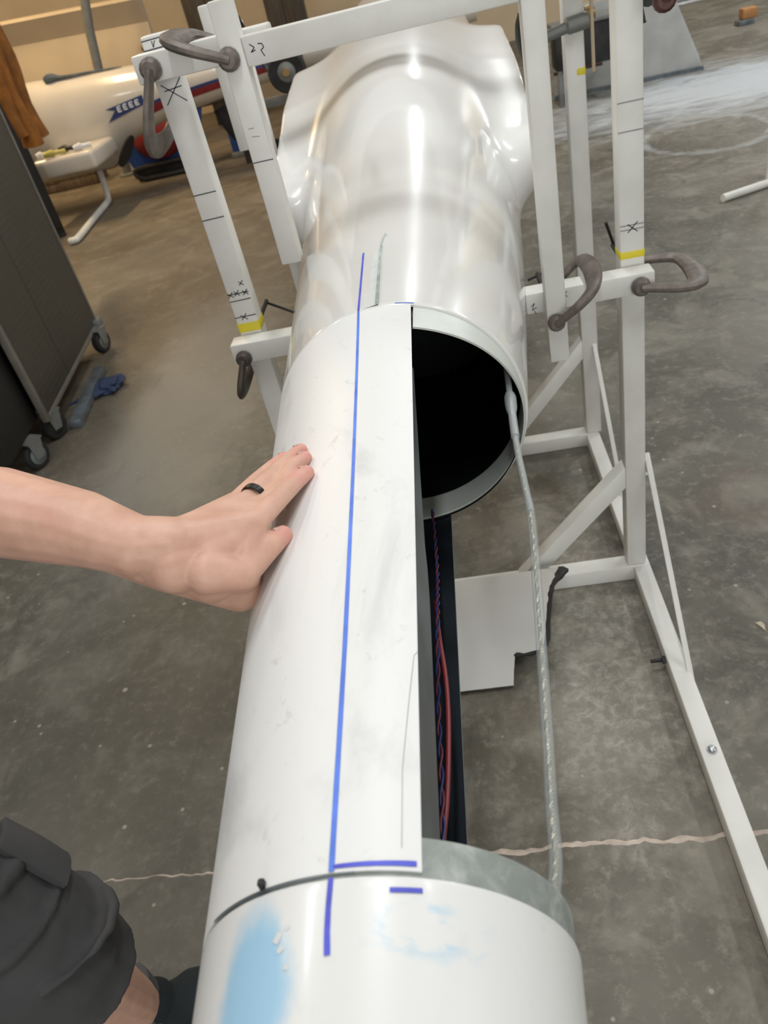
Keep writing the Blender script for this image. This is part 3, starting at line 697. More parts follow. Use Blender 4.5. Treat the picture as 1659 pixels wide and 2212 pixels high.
# ------------------------------------------------------------------ C-clamps
def c_clamp(loc, v, gap, depth, th, mat, label, handle=None, screw=0.10, slide=0.0, hl=0.05, name='c_clamp'):
    """loc = centre of the front jaw pad; the jaws close along +y, the throat opens away along v"""
    v = Vector(v).normalized(); u = Vector((0, 1, 0)); wv = u.cross(v).normalized(); o = Vector(loc)
    t = thing(name, label, 'clamp', loc)
    def P(a, b): return o + u * a + v * b
    path = catmull([P(-0.012, 0.0), P(-0.020, 0.25 * depth), P(-0.030, 0.62 * depth), P(-0.020, 0.94 * depth), P(0.25 * gap, 1.06 * depth), P(0.75 * gap, 1.06 * depth), P(gap + 0.020, 0.94 * depth), P(gap + 0.030, 0.55 * depth), P(gap + 0.022, 0.0)], 5)
    n = len(path); R = []; fl = []
    for i in range(n):
        s = i / (n - 1); m = exp(-((s - 0.5) / 0.28) ** 2)
        R.append(th * (0.62 + 0.55 * m)); fl.append((0.80 - 0.22 * m, 1.0 + 0.15 * m))
    bm = BM(); tube(bm, path, R, 10, fl, wv); put('frame', bm, M[mat], t)
    bm = BM(); tube(bm, [P(-0.016, 0), P(-0.010, 0), P(-0.002, 0), P(0.0, 0)], [th * 0.8, th * 1.15, th * 1.2, th * 1.1], 14); put('jaw_pad', bm, M[mat], t)
    bm = BM(); tube(bm, [P(gap, 0), P(gap + 0.004, 0), P(gap + 0.008, 0)], [th * 1.05, th * 1.0, th * 0.6], 12)
    put('swivel_pad', bm, M['black'], t)
    bm = BM(); tube(bm, [P(gap + 0.004, 0), P(gap + 0.03 + screw, 0)], th * 0.42, 10); put('screw', bm, M['black'], t)
    bm = BM(); tube(bm, [P(gap + 0.012, 0), P(gap + 0.034, 0)], th * 0.95, 12); put('screw_boss', bm, M[mat], t)
    h = Vector(handle or (0.5, 0, 0.8)).normalized(); c = P(gap + 0.022 + screw, 0) + h * slide
    bm = BM(); tube(bm, [c - h * hl, c - h * (hl - 0.002), c + h * (hl - 0.002), c + h * hl], [0.005, 0.0035, 0.0035, 0.005], 8); put('handle', bm, M['black'], t)
    return t
c_clamp((-0.326, 1.486, 1.428), (-1, 0, 0.50), 0.118, 0.096, 0.0160, 'iron', 'brown iron C-clamp at top left, arching sideways from the left hanging bar', (0.3, 0, -1))
c_clamp((-0.480, 1.544, 1.438), (-0.36, 0, -1), 0.110, 0.125, 0.0165, 'iron', 'brown iron C-clamp hanging down in front of the left post top', (1, 0, 0.3))
c_clamp((-0.492, 1.544, 0.872), (-0.36, 0, -1), 0.110, 0.078, 0.0150, 'iron_dark', 'dark brown C-clamp hanging from the low left beam', (1, 0, -0.62), 0.19, slide=0.045)
c_clamp((0.180, 1.486, 0.850), (0.80, 0, 0.72), 0.116, 0.105, 0.0150, 'iron', 'brown-grey C-clamp closing the right hanging bar onto the beam', (-1, 0, -0.25), 0.13, hl=0.026)
c_clamp((0.362, 1.544, 0.868), (1, 0, -0.06), 0.110, 0.112, 0.0165, 'iron', 'brown-grey C-clamp at the beam end, outermost on the right', (-0.3, 0, 1), 0.12, slide=0.01)
c_clamp((0.395, 2.20, 1.46), (-0.9, 0, 0.5), 0.16, 0.11, 0.015, 'black', 'black C-clamp on the rear right post', (0.2, 0, 1), 0.06)
c_clamp((0.402, 1.54, 1.36), (0.25, 0, 1), 0.10, 0.13, 0.0165, 'iron_red', 'maroon C-clamp at the top edge beside the right post', (0.2, 0, -1), 0.05)

# pipe clamp in the shade of the rear post
t = thing('pipe_clamp', 'dark pipe clamp with maroon jaw lying across behind the right posts', 'clamp', (0.36, 2.27, 1.25))
bm = BM(); tube(bm, [(0.235, 2.27, 1.245), (0.355, 2.27, 1.268), (0.36, 2.27, 1.270), (0.41, 2.27, 1.275)], [0.013, 0.013, 0.019, 0.019], 12); put('pipe', bm, M['grey'], t)
bm = BM(); tube(bm, catmull([(0.262, 2.26, 1.32), (0.255, 2.26, 1.28), (0.262, 2.26, 1.235), (0.275, 2.26, 1.20)], 5), [0.030, 0.030, 0.032, 0.034, 0.034, 0.034, 0.035, 0.034, 0.034, 0.033, 0.032, 0.03, 0.028, 0.024, 0.02, 0.016], 10, (0.8, 0.5), (1, 0, 0)); put('jaw', bm, M['black'], t)
bm = BM(); tube(bm, [(0.285, 2.30, 1.185), (0.276, 2.30, 1.15), (0.272, 2.30, 1.115)], [0.020, 0.024, 0.018], 10); put('maroon_jaw', bm, M['iron_red'], t, label='maroon lower jaw')
bm = BM(); tube(bm, [(0.41, 2.30, 1.285), (0.43, 2.30, 1.288)], 0.017, 12); put('brass_knob', bm, M['brass'], t)
bm = BM(); box(bm, 0.412, 0.420, 2.25, 2.258, 1.16, 1.32, 0.001, 1); plain(put('wooden_stick', bm, M['ply'], loc=(0.416, 2.254, 1.16)), 'thin pale wooden stick beside the rear right post', 'stick')

# ------------------------------------------------------------------ person (left side)
def cap(bm, a, b, ra, rb, n=14, flat=None, ref=None):
    a = Vector(a); b = Vector(b); d = (b - a); L = d.length
    if L < 1e-6: return
    t = d / L; pts, rs = [], []
    for k in range(1, 6): 
        ang = pi / 2 * k / 6; pts.append(a - t * ra * cos(ang)); rs.append(ra * sin(ang))
    pts.append(a); rs.append(ra); pts.append((a + b) / 2); rs.append((ra + rb) / 2); pts.append(b); rs.append(rb)
    for k in range(5, 0, -1):
        ang = pi / 2 * k / 6; pts.append(b + t * rb * cos(ang)); rs.append(rb * sin(ang))
    tube(bm, pts, rs, n, flat, ref)
def chain(bm, pts, n=14, flat=None, ref=None):
    for (a, ra), (b, rb) in zip(pts, pts[1:]): cap(bm, a, b, ra, rb, n, flat, ref)
def remesh(o, vox, it=6, fac=0.5):
    m = o.modifiers.new('fuse', 'REMESH'); m.mode = 'VOXEL'; m.voxel_size = vox; m.use_smooth_shade = True
    s = o.modifiers.new('relax', 'SMOOTH'); s.factor = fac; s.iterations = it

PB = Vector((-0.88, 0.42, 0.0))
per = thing('person', 'person in charcoal shorts pressing the white panel with the left hand, wearing a dark ring', 'person', PB)
H = dict(elb=(-0.575, 0.640, 1.163), f0=(-0.482, 0.597, 1.163), f1=(-0.382, 0.558, 1.154), wrist=(-0.324, 0.528, 1.147), carp=(-0.292, 0.530, 1.140),
  iM=(-0.221, 0.562, 1.128), iP=(-0.203, 0.601, 1.126), iD=(-0.192, 0.631, 1.1215), iT=(-0.1835, 0.649, 1.1185),
  mM=(-0.2265, 0.5885, 1.1210), mP=(-0.2085, 0.634, 1.1160), mD=(-0.200, 0.665, 1.117), mT=(-0.1905, 0.684, 1.1145),
  rM=(-0.2395, 0.6015, 1.1245), rP=(-0.2250, 0.6440, 1.1190), rD=(-0.211, 0.688, 1.112), rT=(-0.199, 0.709, 1.1105),
  pM=(-0.255, 0.614, 1.119), pP=(-0.243, 0.662, 1.110), pD=(-0.233, 0.698, 1.102), pT=(-0.2225, 0.720, 1.098),
  tC=(-0.262, 0.512, 1.118), tM=(-0.233, 0.516, 1.106), tI=(-0.214, 0.543, 1.108), tT=(-0.2015, 0.565, 1.1065))
H = {k: Vector(v) for k, v in H.items()}
bm = BM()
SH = Vector((-0.80, 0.60, 1.37))
chain(bm, [(SH, 0.062), (SH.lerp(H['elb'], 0.5), 0.052), (H['elb'], 0.043)])
chain(bm, [(H['elb'], 0.043), (H['f0'], 0.0455), (H['f1'], 0.0365), (H['wrist'], 0.0285)], 16, (1.0, 1.0))
cap(bm, H['wrist'], H['carp'], 0.0285, 0.027)
for k, r0, r1 in (('i', 0.024, 0.0135), ('m', 0.024, 0.0130), ('r', 0.023, 0.0122), ('p', 0.021, 0.0112)): cap(bm, H['carp'], H[k + 'M'], r0, r1)
# web of the palm, thenar and heel that reach down the boom's flank
cap(bm, (-0.290, 0.520, 1.126), (-0.243, 0.560, 1.108), 0.028, 0.019)
chain(bm, [(Vector((-0.308, 0.536, 1.132)), 0.029), (Vector((-0.275, 0.538, 1.098)), 0.0275), (Vector((-0.252, 0.540, 1.070)), 0.021)])
cap(bm, (-0.258, 0.530, 1.124), H['iM'], 0.018, 0.012)
chain(bm, [(H['f1'].lerp(H['wrist'], 0.6), 0.031), (Vector((-0.300, 0.532, 1.120)), 0.0295), (Vector((-0.252, 0.540, 1.070)), 0.0235)])
cap(bm, (-0.300, 0.525, 1.125), (-0.240, 0.530, 1.096), 0.027, 0.019)
cap(bm, (-0.268, 0.528, 1.100), (-0.246, 0.575, 1.092), 0.026, 0.018)
cap(bm, H['tC'], H['tM'], 0.021, 0.0150); cap(bm, H['tM'], H['iM'], 0.0120, 0.0110)
for k, rr in (('i', (0.0118, 0.0104, 0.0094, 0.0083)), ('m', (0.0118, 0.0104, 0.0094, 0.0083)), ('r', (0.0112, 0.0100, 0.0090, 0.0080)), ('p', (0.0100, 0.0088, 0.0080, 0.0072))):
    chain(bm, list(zip([H[k + j] for j in 'MPDT'], rr)), 12)
chain(bm, [(H['tM'], 0.0145), (H['tI'], 0.0118), (H['tT'], 0.0100)], 12)
# trunk, neck, head, right arm, legs
hipc = Vector((-0.93, 0.40, 0.93)); chest = Vector((-0.88, 0.41, 1.24)); neck = Vector((-0.85, 0.41, 1.45)); head = Vector((-0.80, 0.40, 1.62))
tw = (1.25, 0.85)
cap(bm, hipc, chest, 0.118, 0.125, 18, (1.30, 0.92), (0, 1, 0)); cap(bm, chest, (-0.86, 0.41, 1.36), 0.120, 0.085, 18, (1.55, 0.95), (0, 1, 0))
cap(bm, (-0.86, 0.41, 1.36), neck, 0.075, 0.055); cap(bm, neck, (-0.83, 0.405, 1.53), 0.055, 0.055)
cap(bm, (-0.815, 0.40, 1.58), (-0.81, 0.40, 1.66), 0.072, 0.082, 16, (1.0, 1.12), (0, 1, 0))
cap(bm, (-0.76, 0.40, 1.585), (-0.765, 0.40, 1.56), 0.045, 0.035); cap(bm, (-0.735, 0.40, 1.63), (-0.712, 0.40, 1.605), 0.009, 0.013, 8)
cap(bm, (-0.81, 0.322, 1.63), (-0.815, 0.318, 1.60), 0.012, 0.010, 8); cap(bm, (-0.81, 0.478, 1.63), (-0.815, 0.482, 1.60), 0.012, 0.010, 8)
cap(bm, (-0.733, 0.385, 1.575), (-0.733, 0.415, 1.575), 0.008, 0.008, 8)
SR = Vector((-0.86, 0.22, 1.37)); chain(bm, [(SR, 0.060), (Vector((-0.88, 0.13, 1.12)), 0.045), (Vector((-0.83, 0.13, 0.98)), 0.040), (Vector((-0.76, 0.16, 0.87)), 0.029), (Vector((-0.745, 0.165, 0.845)), 0.028)])
for k, (dx, dy) in enumerate(((0.02, 0.03), (0.012, 0.012), (0.0, -0.006), (-0.012, -0.024))):
    a = Vector((-0.735 + dx * 0.4, 0.165 + dy, 0.80)); cap(bm, (-0.745, 0.165, 0.85), a, 0.024, 0.011); chain(bm, [(a, 0.0105), (a + Vector((0.012, 0, -0.04)), 0.0095), (a + Vector((0.008, 0, -0.075)), 0.0080)], 10)
chain(bm, [(Vector((-0.735, 0.185, 0.83)), 0.014), (Vector((-0.705, 0.205, 0.80)), 0.0115), (Vector((-0.695, 0.212, 0.775)), 0.0098)], 10)
KN = Vector((-0.682, 0.462, 0.505)); AN = Vector((-0.765, 0.560, 0.085))
chain(bm, [(Vector((-0.93, 0.50, 0.90)), 0.092), (KN, 0.060), (KN.lerp(AN, 0.3) + Vector((-0.012, 0, 0)), 0.057), (AN, 0.036)], 16)
cap(bm, AN, (-0.72, 0.590, 0.045), 0.034, 0.032)
KR = Vector((-0.86, 0.30, 0.49)); AR = Vector((-0.93, 0.28, 0.085))
chain(bm, [(Vector((-0.95, 0.31, 0.90)), 0.092), (KR, 0.060), (KR.lerp(AR, 0.3) + Vector((-0.012, 0, 0)), 0.057), (AR, 0.036)], 16)
cap(bm, AR, (-0.88, 0.28, 0.045), 0.034, 0.032)
spots = [(H[k] - PB, r) for k, r in (('iT', 0.020), ('iD', 0.016), ('mT', 0.02), ('rT', 0.022), ('pT', 0.024), ('tT', 0.022), ('pD', 0.014), ('iM', 0.014))]
body = put('body', bm, skin_mat(spots), per); remesh(body, 0.0023, 6)
def nail(c, tip, up, s):
    c = Vector(c); t = (Vector(tip) - c).normalized(); u = Vector(up); u = (u - t * u.dot(t)).normalized(); b = t.cross(u)
    bm = BM(); rows = []
    for i in range(7):
        a = -1 + 2 * i / 6; row = []
        for j in range(7):
            e = -1 + 2 * j / 6; wd = s * 0.62 * sqrt(max(0.05, 1 - 0.75 * abs(a) ** 3))
            row.append(bm.verts.new(c + t * a * s * 0.8 + b * e * wd + u * (-0.0016 * e * e * s / 0.006 - 0.0008 * a * a)))
        rows.append(row)
    for p, q in zip(rows, rows[1:]):
        for j in range(6): bm.faces.new((p[j], p[j + 1], q[j + 1], q[j]))
    r = bmesh.ops.extrude_face_region(bm, geom=list(bm.faces)); bmesh.ops.translate(bm, verts=[v for v in r['geom'] if isinstance(v, bmesh.types.BMVert)], vec=-u * 0.0012)
    put('fingernail', bm, M['nail'], per)
for d_, t_, r_, s_ in (('iD', 'iT', 0.0084, 0.0062), ('mD', 'mT', 0.0084, 0.0062), ('rD', 'rT', 0.0080, 0.0060), ('pD', 'pT', 0.0072, 0.0050), ('tI', 'tT', 0.0100, 0.0072)):
    tip = H[t_]; dr = (tip - H[d_]).normalized(); o_n = Vector((-0.50, -0.22, 0.84)) if d_ != 'tI' else Vector((-0.42, -0.42, 0.80))
    o_n = (o_n - dr * o_n.dot(dr)).normalized(); nail(tip + dr * 0.001 + o_n * (r_ + 0.0003) - dr * 0.002, tip + dr * 0.02, o_n, s_)
# ring
bm = BM(); c = H['rM'].lerp(H['rP'], 0.36) + Vector((0.0015, -0.0035, 0.0010)); d = (H['rP'] - H['rM']).normalized(); prof = [(0.0118, -0.0040), (0.0131, -0.0036), (0.0134, 0.0), (0.0131, 0.0036), (0.0118, 0.0040), (0.0108, 0.0)]
u = d.orthogonal().normalized(); v = d.cross(u); rg = [[bm.verts.new(c + d * h + (u * cos(2 * pi * k / 28) + v * sin(2 * pi * k / 28)) * r) for k in range(28)] for r, h in prof]
for i in range(6):
    a, b = rg[i], rg[(i + 1) % 6]
    for k in range(28): bm.faces.new((a[k], a[(k + 1) % 28], b[(k + 1) % 28], b[k]))
put('finger_ring', bm, M['ring'], per, label='dark metal ring')
# shirt
bm = BM(); cap(bm, (-0.925, 0.40, 0.95), chest, 0.134, 0.140, 18, (1.30, 0.95), (0, 1, 0)); cap(bm, chest, (-0.86, 0.41, 1.36), 0.134, 0.098, 18, (1.55, 0.98), (0, 1, 0))
tube(bm, [SH + Vector((-0.03, -0.05, 0.01)), SH, SH.lerp(H['elb'], 0.55)], [0.082, 0.080, 0.066], 16); tube(bm, [SR + Vector((0, 0.05, 0.01)), SR, SR + Vector((-0.012, -0.06, -0.15))], [0.080, 0.078, 0.064], 16)
cap(bm, (-0.86, 0.41, 1.36), (-0.855, 0.41, 1.42), 0.085, 0.066)
o = put('shirt', bm, M['shirt'], per); remesh(o, 0.006, 6)
# shorts with creases and pocket
tx = bpy.data.textures.new('creases', 'CLOUDS'); tx.noise_scale = 0.11; tx.noise_depth = 2
bm = BM(); HL = Vector((-0.93, 0.50, 0.90)); HR = Vector((-0.95, 0.31, 0.90))
kd = (KN - HL).normalized(); tube(bm, [HL - kd * 0.02, HL, HL.lerp(KN, 0.5), HL.lerp(KN, 0.84), KN + kd * -0.01 + Vector((0, 0, -0.025)), KN + Vector((-0.002, 0.006, -0.052))], [0.10, 0.116, 0.106, 0.101, 0.096, 0.092], 26)
kr = (KR - HR).normalized(); tube(bm, [HR - kr * 0.02, HR, HR.lerp(KR, 0.5), KR + kr * 0.03], [0.10, 0.118, 0.106, 0.10], 26)
cap(bm, (-0.93, 0.41, 0.92), (-0.925, 0.405, 1.0), 0.128, 0.134, 20, (1.35, 1.0), (0, 1, 0))
# draped folds running round the thigh
for k, (f, ph, amp) in enumerate(((0.44, 0.2, 0.018), (0.60, -0.5, 0.016), (0.72, 1.0, 0.014), (0.93, -0.4, 0.012))):
    c0 = HL.lerp(KN, f); ax = kd; u = Vector((0, 0, 1)); u = (u - ax * u.dot(ax)).normalized(); v = ax.cross(u); pts = []
    for j in range(9):
        a = ph - 1.5 + 2.6 * j / 8; pts.append(c0 + (u * cos(a) + v * sin(a)) * 0.103 + ax * (0.05 * sin(j / 8 * pi + ph) - 0.03 * j / 8))
    tube(bm, pts, [0.004 + amp * 0.62 * sin(pi * (j + 0.5) / 9) for j in range(9)], 8)
o = put('shorts', bm, M['shorts'], per, label='charcoal shorts'); remesh(o, 0.0045, 3)
dm = o.modifiers.new('creases', 'DISPLACE'); dm.texture = tx; dm.strength = 0.02; dm.mid_level = 0.5
bm = BM(); u = (Vector((0.2, -0.1, 1)) - kd * kd.dot(Vector((0.2, -0.1, 1)))).normalized(); v = kd.cross(u)
def onth(s, a, r): return HL.lerp(KN, s) + (u * cos(a) + v * sin(a)) * r
rows = [[bm.verts.new(onth(0.60 + 0.22 * i / 8, -1.25 + 0.75 * j / 8, 0.1165 + 0.006 * sin(pi * i / 8) * sin(pi * j / 8))) for j in range(9)] for i in range(9)]
for p, q in zip(rows, rows[1:]):
    for j in range(8): bm.faces.new((p[j], p[j + 1], q[j + 1], q[j]))
r = bmesh.ops.extrude_face_region(bm, geom=list(bm.faces)); bmesh.ops.translate(bm, verts=[q for q in r['geom'] if isinstance(q, bmesh.types.BMVert)], vec=-u * 0.012 - v * -0.004)
put('pocket_flap', bm, M['shorts'], per, label='cargo pocket flap')
for A_, dx, dy in ((AN, 0.16, 0.055), (AR, 0.17, 0.0)):
    bm = BM(); tube(bm, [A_ + Vector((0, 0, 0.09)), A_ + Vector((0.0, 0, 0.05)), A_ + Vector((0.004, 0, 0.0)), A_ + Vector((0.01, 0, -0.03))], [0.044, 0.043, 0.042, 0.040], 16); o = put('sock', bm, M['sock'], per); remesh(o, 0.005, 2)
    bm = BM(); f = Vector((dx, dy, 0)).normalized(); c = Vector((A_.x, A_.y, 0.05))
    cap(bm, c - f * 0.05, c + f * 0.08, 0.044, 0.044, 16); cap(bm, c + f * 0.08, c + f * 0.17 + Vector((0, 0, -0.012)), 0.046, 0.034, 16, (1.15, 0.9), (f.y, -f.x, 0)); cap(bm, c - f * 0.04 + Vector((0, 0, 0.02)), c + f * 0.02 + Vector((0, 0, 0.045)), 0.042, 0.040)
    o = put('shoe', bm, M['shoe'], per, label='black shoe'); remesh(o, 0.005, 4)
    bm = BM(); sd = Vector((-f.y, f.x, 0)); n_ = 20; poly = [c + f * (0.06 + 0.155 * cos(2 * pi * k / n_)) + sd * (0.047 * sin(2 * pi * k / n_)) - Vector((0, 0, c.z)) for k in range(n_)]; prism(bm, poly, (0, 0, 0.022)); put('shoe_sole', bm, M['rubber'], per)
bm = BM(); cap(bm, (-0.835, 0.40, 1.64), (-0.835, 0.40, 1.68), 0.084, 0.086, 16, (1.0, 1.15), (0, 1, 0)); o = put('hair', bm, M['hair'], per); remesh(o, 0.007, 4)

# ------------------------------------------------------------------ broken white panel on the floor
bp = thing('broken_shell_piece', 'broken off curved white shell piece lying on the floor under the stand', 'shell piece', (0.0, 1.42, 0))
bm = BM()
def curve_z(y): t = (y - 1.27) / 0.31; return 0.010 + 0.105 * sin(pi * min(1, max(0, t * 0.62 + 0.02))) 
outl = lambda y: interp(y, [1.26, 1.30, 1.3305, 1.331, 1.36, 1.42, 1.50, 1.55, 1.58], [-0.02, -0.012, -0.005, 0.062, 0.076, 0.090, 0.110, 0.138, 0.158])
rows = []
for y in [1.265 + 0.315 * i / 40 for i in range(41)]:
    x1 = outl(y) + 0.003 * noise.noise((y * 60, 1, 0)); z = curve_z(y)
    rows.append([bm.verts.new((-0.42 + (x1 + 0.42) * k / 16, y - 0.07 * z, z)) for k in range(17)])
for a, b in zip(rows, rows[1:]):
    for k in range(16): bm.faces.new((a[k], a[k + 1], b[k + 1], b[k]))
put('skin', bm, M['shell_matt'], bp)
bm = BM()
for rws in (-0.005,):
    rows = []
    for y in [1.265 + 0.315 * i / 40 for i in range(41)]:
        x1 = outl(y) - 0.001; z = curve_z(y); rows.append([bm.verts.new((-0.42 + (x1 + 0.42) * k / 8, y - 0.07 * z, max(0.001, z - 0.006))) for k in range(9)])
    for a, b in zip(rows, rows[1:]):
        for k in range(8): bm.faces.new((a[k], a[k + 1], b[k + 1], b[k]))
put('laminate_core', bm, M['dark_wood'], bp, label='dark broken laminate under the skin')
bm = BM(); P_ = [Vector((outl(y) + 0.003, y - 0.07 * curve_z(y), max(0.004, curve_z(y) - 0.006))) for y in lin(1.345, 1.575, 14)]
tube(bm, P_, [0.004 + 0.003 * abs(noise.noise((k * 1.7, 0, 0))) + (0.004 if k > 11 else 0) for k in range(15)], 6, (1.0, 2.0)); put('torn_edge', bm, M['lock'], bp, label='ragged dark torn edge')
bm = BM(); P_ = [Vector((x, 1.3305 - 0.07 * curve_z(1.33), curve_z(1.33) - 0.004)) for x in lin(-0.008, 0.062, 8)]
tube(bm, P_, [0.004, 0.009, 0.007, 0.004, 0.005, 0.007, 0.004, 0.003, 0.003], 6); put('torn_edge', bm, M['lock'], bp, label='ragged dark notch edge')
bm = BM(); poly = [(0.606 + a, 1.37 + b, 0.0) for a, b in ((-0.010, 0.012), (0.004, 0.014), (0.009, 0.004), (0.004, -0.018), (0.0, -0.006))]; prism(bm, poly, (0, 0, 0.003))
plain(put('filler_flake', bm, M['bone'], loc=(0.606, 1.37, 0), smooth=False), 'small beige flake lying on bare concrete at right', 'debris')
for (x, y, s) in ((-1.00, 3.02, 0.018), (-1.12, 2.72, 0.012), (0.02, 1.02, 0.004), (0.05, 1.13, 0.004), (0.10, 0.97, 0.005)):
    pass

# ------------------------------------------------------------------ tool cabinet on casters
cb = thing('tool_cabinet', 'tall taupe steel tool cabinet on black casters at the left edge', 'cabinet', (-2.4, 3.4, 0))
CM = Matrix.Translation((-1.945, 3.02, 0)) @ Matrix.Rotation(radians(8.0), 4, 'Z')
def cbox(name, mat, x0, x1, y0, y1, z0, z1, bev=0.004, label=None):
    bm = BM(); box(bm, x0, x1, y0, y1, z0, z1, bev, 2, CM); return put(name, bm, M[mat], cb, label=label)
CH = 1.52
cbox('side_panel', 'cab', -0.03, 0.0, 0.0, 0.46, 0.14, CH); cbox('side_panel', 'cab', -0.03, 0.0, 0.464, 1.16, 0.14, CH)
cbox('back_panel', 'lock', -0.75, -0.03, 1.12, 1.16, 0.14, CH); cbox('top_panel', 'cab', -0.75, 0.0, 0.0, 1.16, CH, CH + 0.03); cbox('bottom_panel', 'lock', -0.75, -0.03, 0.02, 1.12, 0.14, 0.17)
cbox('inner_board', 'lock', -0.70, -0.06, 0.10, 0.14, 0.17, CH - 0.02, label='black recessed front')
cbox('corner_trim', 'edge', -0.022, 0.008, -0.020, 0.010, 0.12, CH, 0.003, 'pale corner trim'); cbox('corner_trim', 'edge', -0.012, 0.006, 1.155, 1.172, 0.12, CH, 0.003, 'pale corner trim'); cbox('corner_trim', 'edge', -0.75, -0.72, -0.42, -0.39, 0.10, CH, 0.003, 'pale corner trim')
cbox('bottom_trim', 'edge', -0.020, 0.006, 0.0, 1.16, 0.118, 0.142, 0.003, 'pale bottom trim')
cbox('lower_front', 'lock', -0.75, -0.05, -0.40, 0.10, 0.14, CH, label='cabinet front with its shade painted in black')  # near face coloured black to hold the shade on it
cbox('lock_hasp', 'zinc', 0.0, 0.012, 0.05, 0.09, 0.98, 1.10)
cbox('lock_hasp', 'zinc', 0.0, 0.012, 0.03, 0.07, 0.86, 0.90)
cbox('foot_bumper', 'grey', -0.02, 0.03, 1.10, 1.19, 0.115, 0.16)
def caster(x, y, ang, hub):
    mt = CM @ Matrix.Translation((x, y, 0)) @ Matrix.Rotation(radians(ang), 4, 'Z'); c = mt @ Vector((0, 0, 0))
    bm = BM(); lathe(bm, [(0.030, -0.021), (0.058, -0.021), (0.063, -0.015), (0.063, 0.015), (0.058, 0.021), (0.030, 0.021)], (0, 0, 0.063), 'X', 28); bmesh.ops.transform(bm, matrix=mt, verts=bm.verts)
    o = put('caster_wheel', bm, M['rubber'], cb)
    bm = BM(); lathe(bm, [(0.010, -0.026), (0.040, -0.0225), (0.043, -0.020), (0.043, 0.020), (0.040, 0.0225), (0.010, 0.026)], (0, 0, 0.063), 'X', 24); bmesh.ops.transform(bm, matrix=mt, verts=bm.verts)
    put('wheel_hub', bm, M[hub], o, label='grey wheel hub')
    bm = BM()
    for s in (-1, 1): prism(bm, [(s * 0.028, -0.02, 0.05), (s * 0.028, 0.02, 0.05), (s * 0.028, 0.045, 0.135), (s * 0.028, -0.03, 0.135)], (s * 0.004, 0, 0))
    box(bm, -0.034, 0.034, -0.035, 0.05, 0.130, 0.138); bmesh.ops.transform(bm, matrix=mt, verts=bm.verts)
    put('caster_fork', bm, M['grey'], o)
caster(0.02, 1.04, -20, 'grey'); caster(-0.02, 0.06, -35, 'rubber'); caster(-0.04, -0.20, -30, 'hub'); caster(-0.70, 1.05, 0, 'grey'); caster(-0.70, -0.3, 0, 'grey')
bm = BM(); box(bm, 0.03, 0.09, 0.10, 0.72, 0.0, 0.045, 0.006, 2, CM); o = put('floor_channel', bm, M['strip'], loc=CM @ Vector((0.06, 0.40, 0))); plain(o, 'grey metal channel lying on the floor below the cabinet side', 'channel')
# blue rag with a cord tail
rg_ = thing('blue_rag', 'crumpled blue rag with trailing strip on the floor beside the cabinet', 'rag', (-1.86, 3.52, 0))
bm = BM(); bmesh.ops.create_icosphere(bm, subdivisions=4, radius=1.0)
for q in bm.verts:
    c = q.co.copy(); k = 1 + 0.55 * noise.noise(c * 1.9) + 0.22 * noise.noise(c * 4.7); q.co = Vector((-1.865 + c.x * 0.088 * k, 3.515 + c.y * 0.082 * k, max(0.001, 0.024 + c.z * 0.030 * k)))
put('cloth', bm, M['rag'], rg_)
bm = BM(); tube(bm, catmull([(-1.92, 3.48, 0.02), (-1.97, 3.45, 0.013), (-2.02, 3.42, 0.008), (-2.05, 3.40, 0.004)], 5), [0.016] * 5 + [0.012] * 5 + [0.007] * 6, 8, (1, 0.5), (1, 0, 0)); put('strip', bm, M['rag'], rg_)
bm = BM(); tube(bm, catmull([(-1.90, 3.45, 0.006), (-1.95, 3.40, 0.004), (-2.00, 3.385, 0.003)], 5), 0.0035, 6); put('white_tie', bm, M['white'], rg_, label='thin white tie')
# black locker with canvas hanging over it
lc = thing('black_locker', 'narrow black upright locker standing behind the cabinet', 'locker', (-3.6, 7.2, 0))
LM = Matrix.Translation((-3.50, 7.12, 0)) @ Matrix.Rotation(radians(28), 4, 'Z')
bm = BM(); box(bm, -0.36, 0.0, 0.0, 0.2, 0.03, 1.70, 0.006, 2, LM); put('body', bm, M['lock'], lc)
bm = BM(); box(bm, -0.34, -0.02, -0.02, 0.0, 0.08, 1.66, 0.004, 2, LM); put('door', bm, M['lock'], lc)
bm = BM(); box(bm, -0.36, 0.0, 0.0, 0.2, 0.0, 0.03, 0.004, 2, LM); put('plinth', bm, M['black'], lc)
cv = thing('canvas_jacket', 'rust brown canvas jacket hanging down in front of the black locker', 'jacket', (-2.6, 5.2, 0.9))
JX = Matrix.Translation((-2.62, 5.42, 0))
def fold(y0, rr, z0, z1, ph):
    bm = BM(); P_ = [Vector((0, y0, z0 + (z1 - z0) * k / 8)) + Vector((0.01 * sin(k + ph), 0.008 * cos(k * 1.3 + ph), 0)) for k in range(9)]
    tube(bm, P_, [rr * (0.85 + 0.15 * cos(k * 1.1 + ph)) for k in range(9)], 14); bmesh.ops.transform(bm, matrix=JX, verts=bm.verts); return bm
put('sleeve', fold(0.0, 0.068, 0.95, 1.72, 0.0), M['duck'], cv); put('jacket_body', fold(0.10, 0.085, 0.98, 1.74, 1.3), M['duck'], cv)
bm = fold(-0.085, 0.045, 1.02, 1.70, 2.2); put('sleeve', bm, M['duck'], cv)

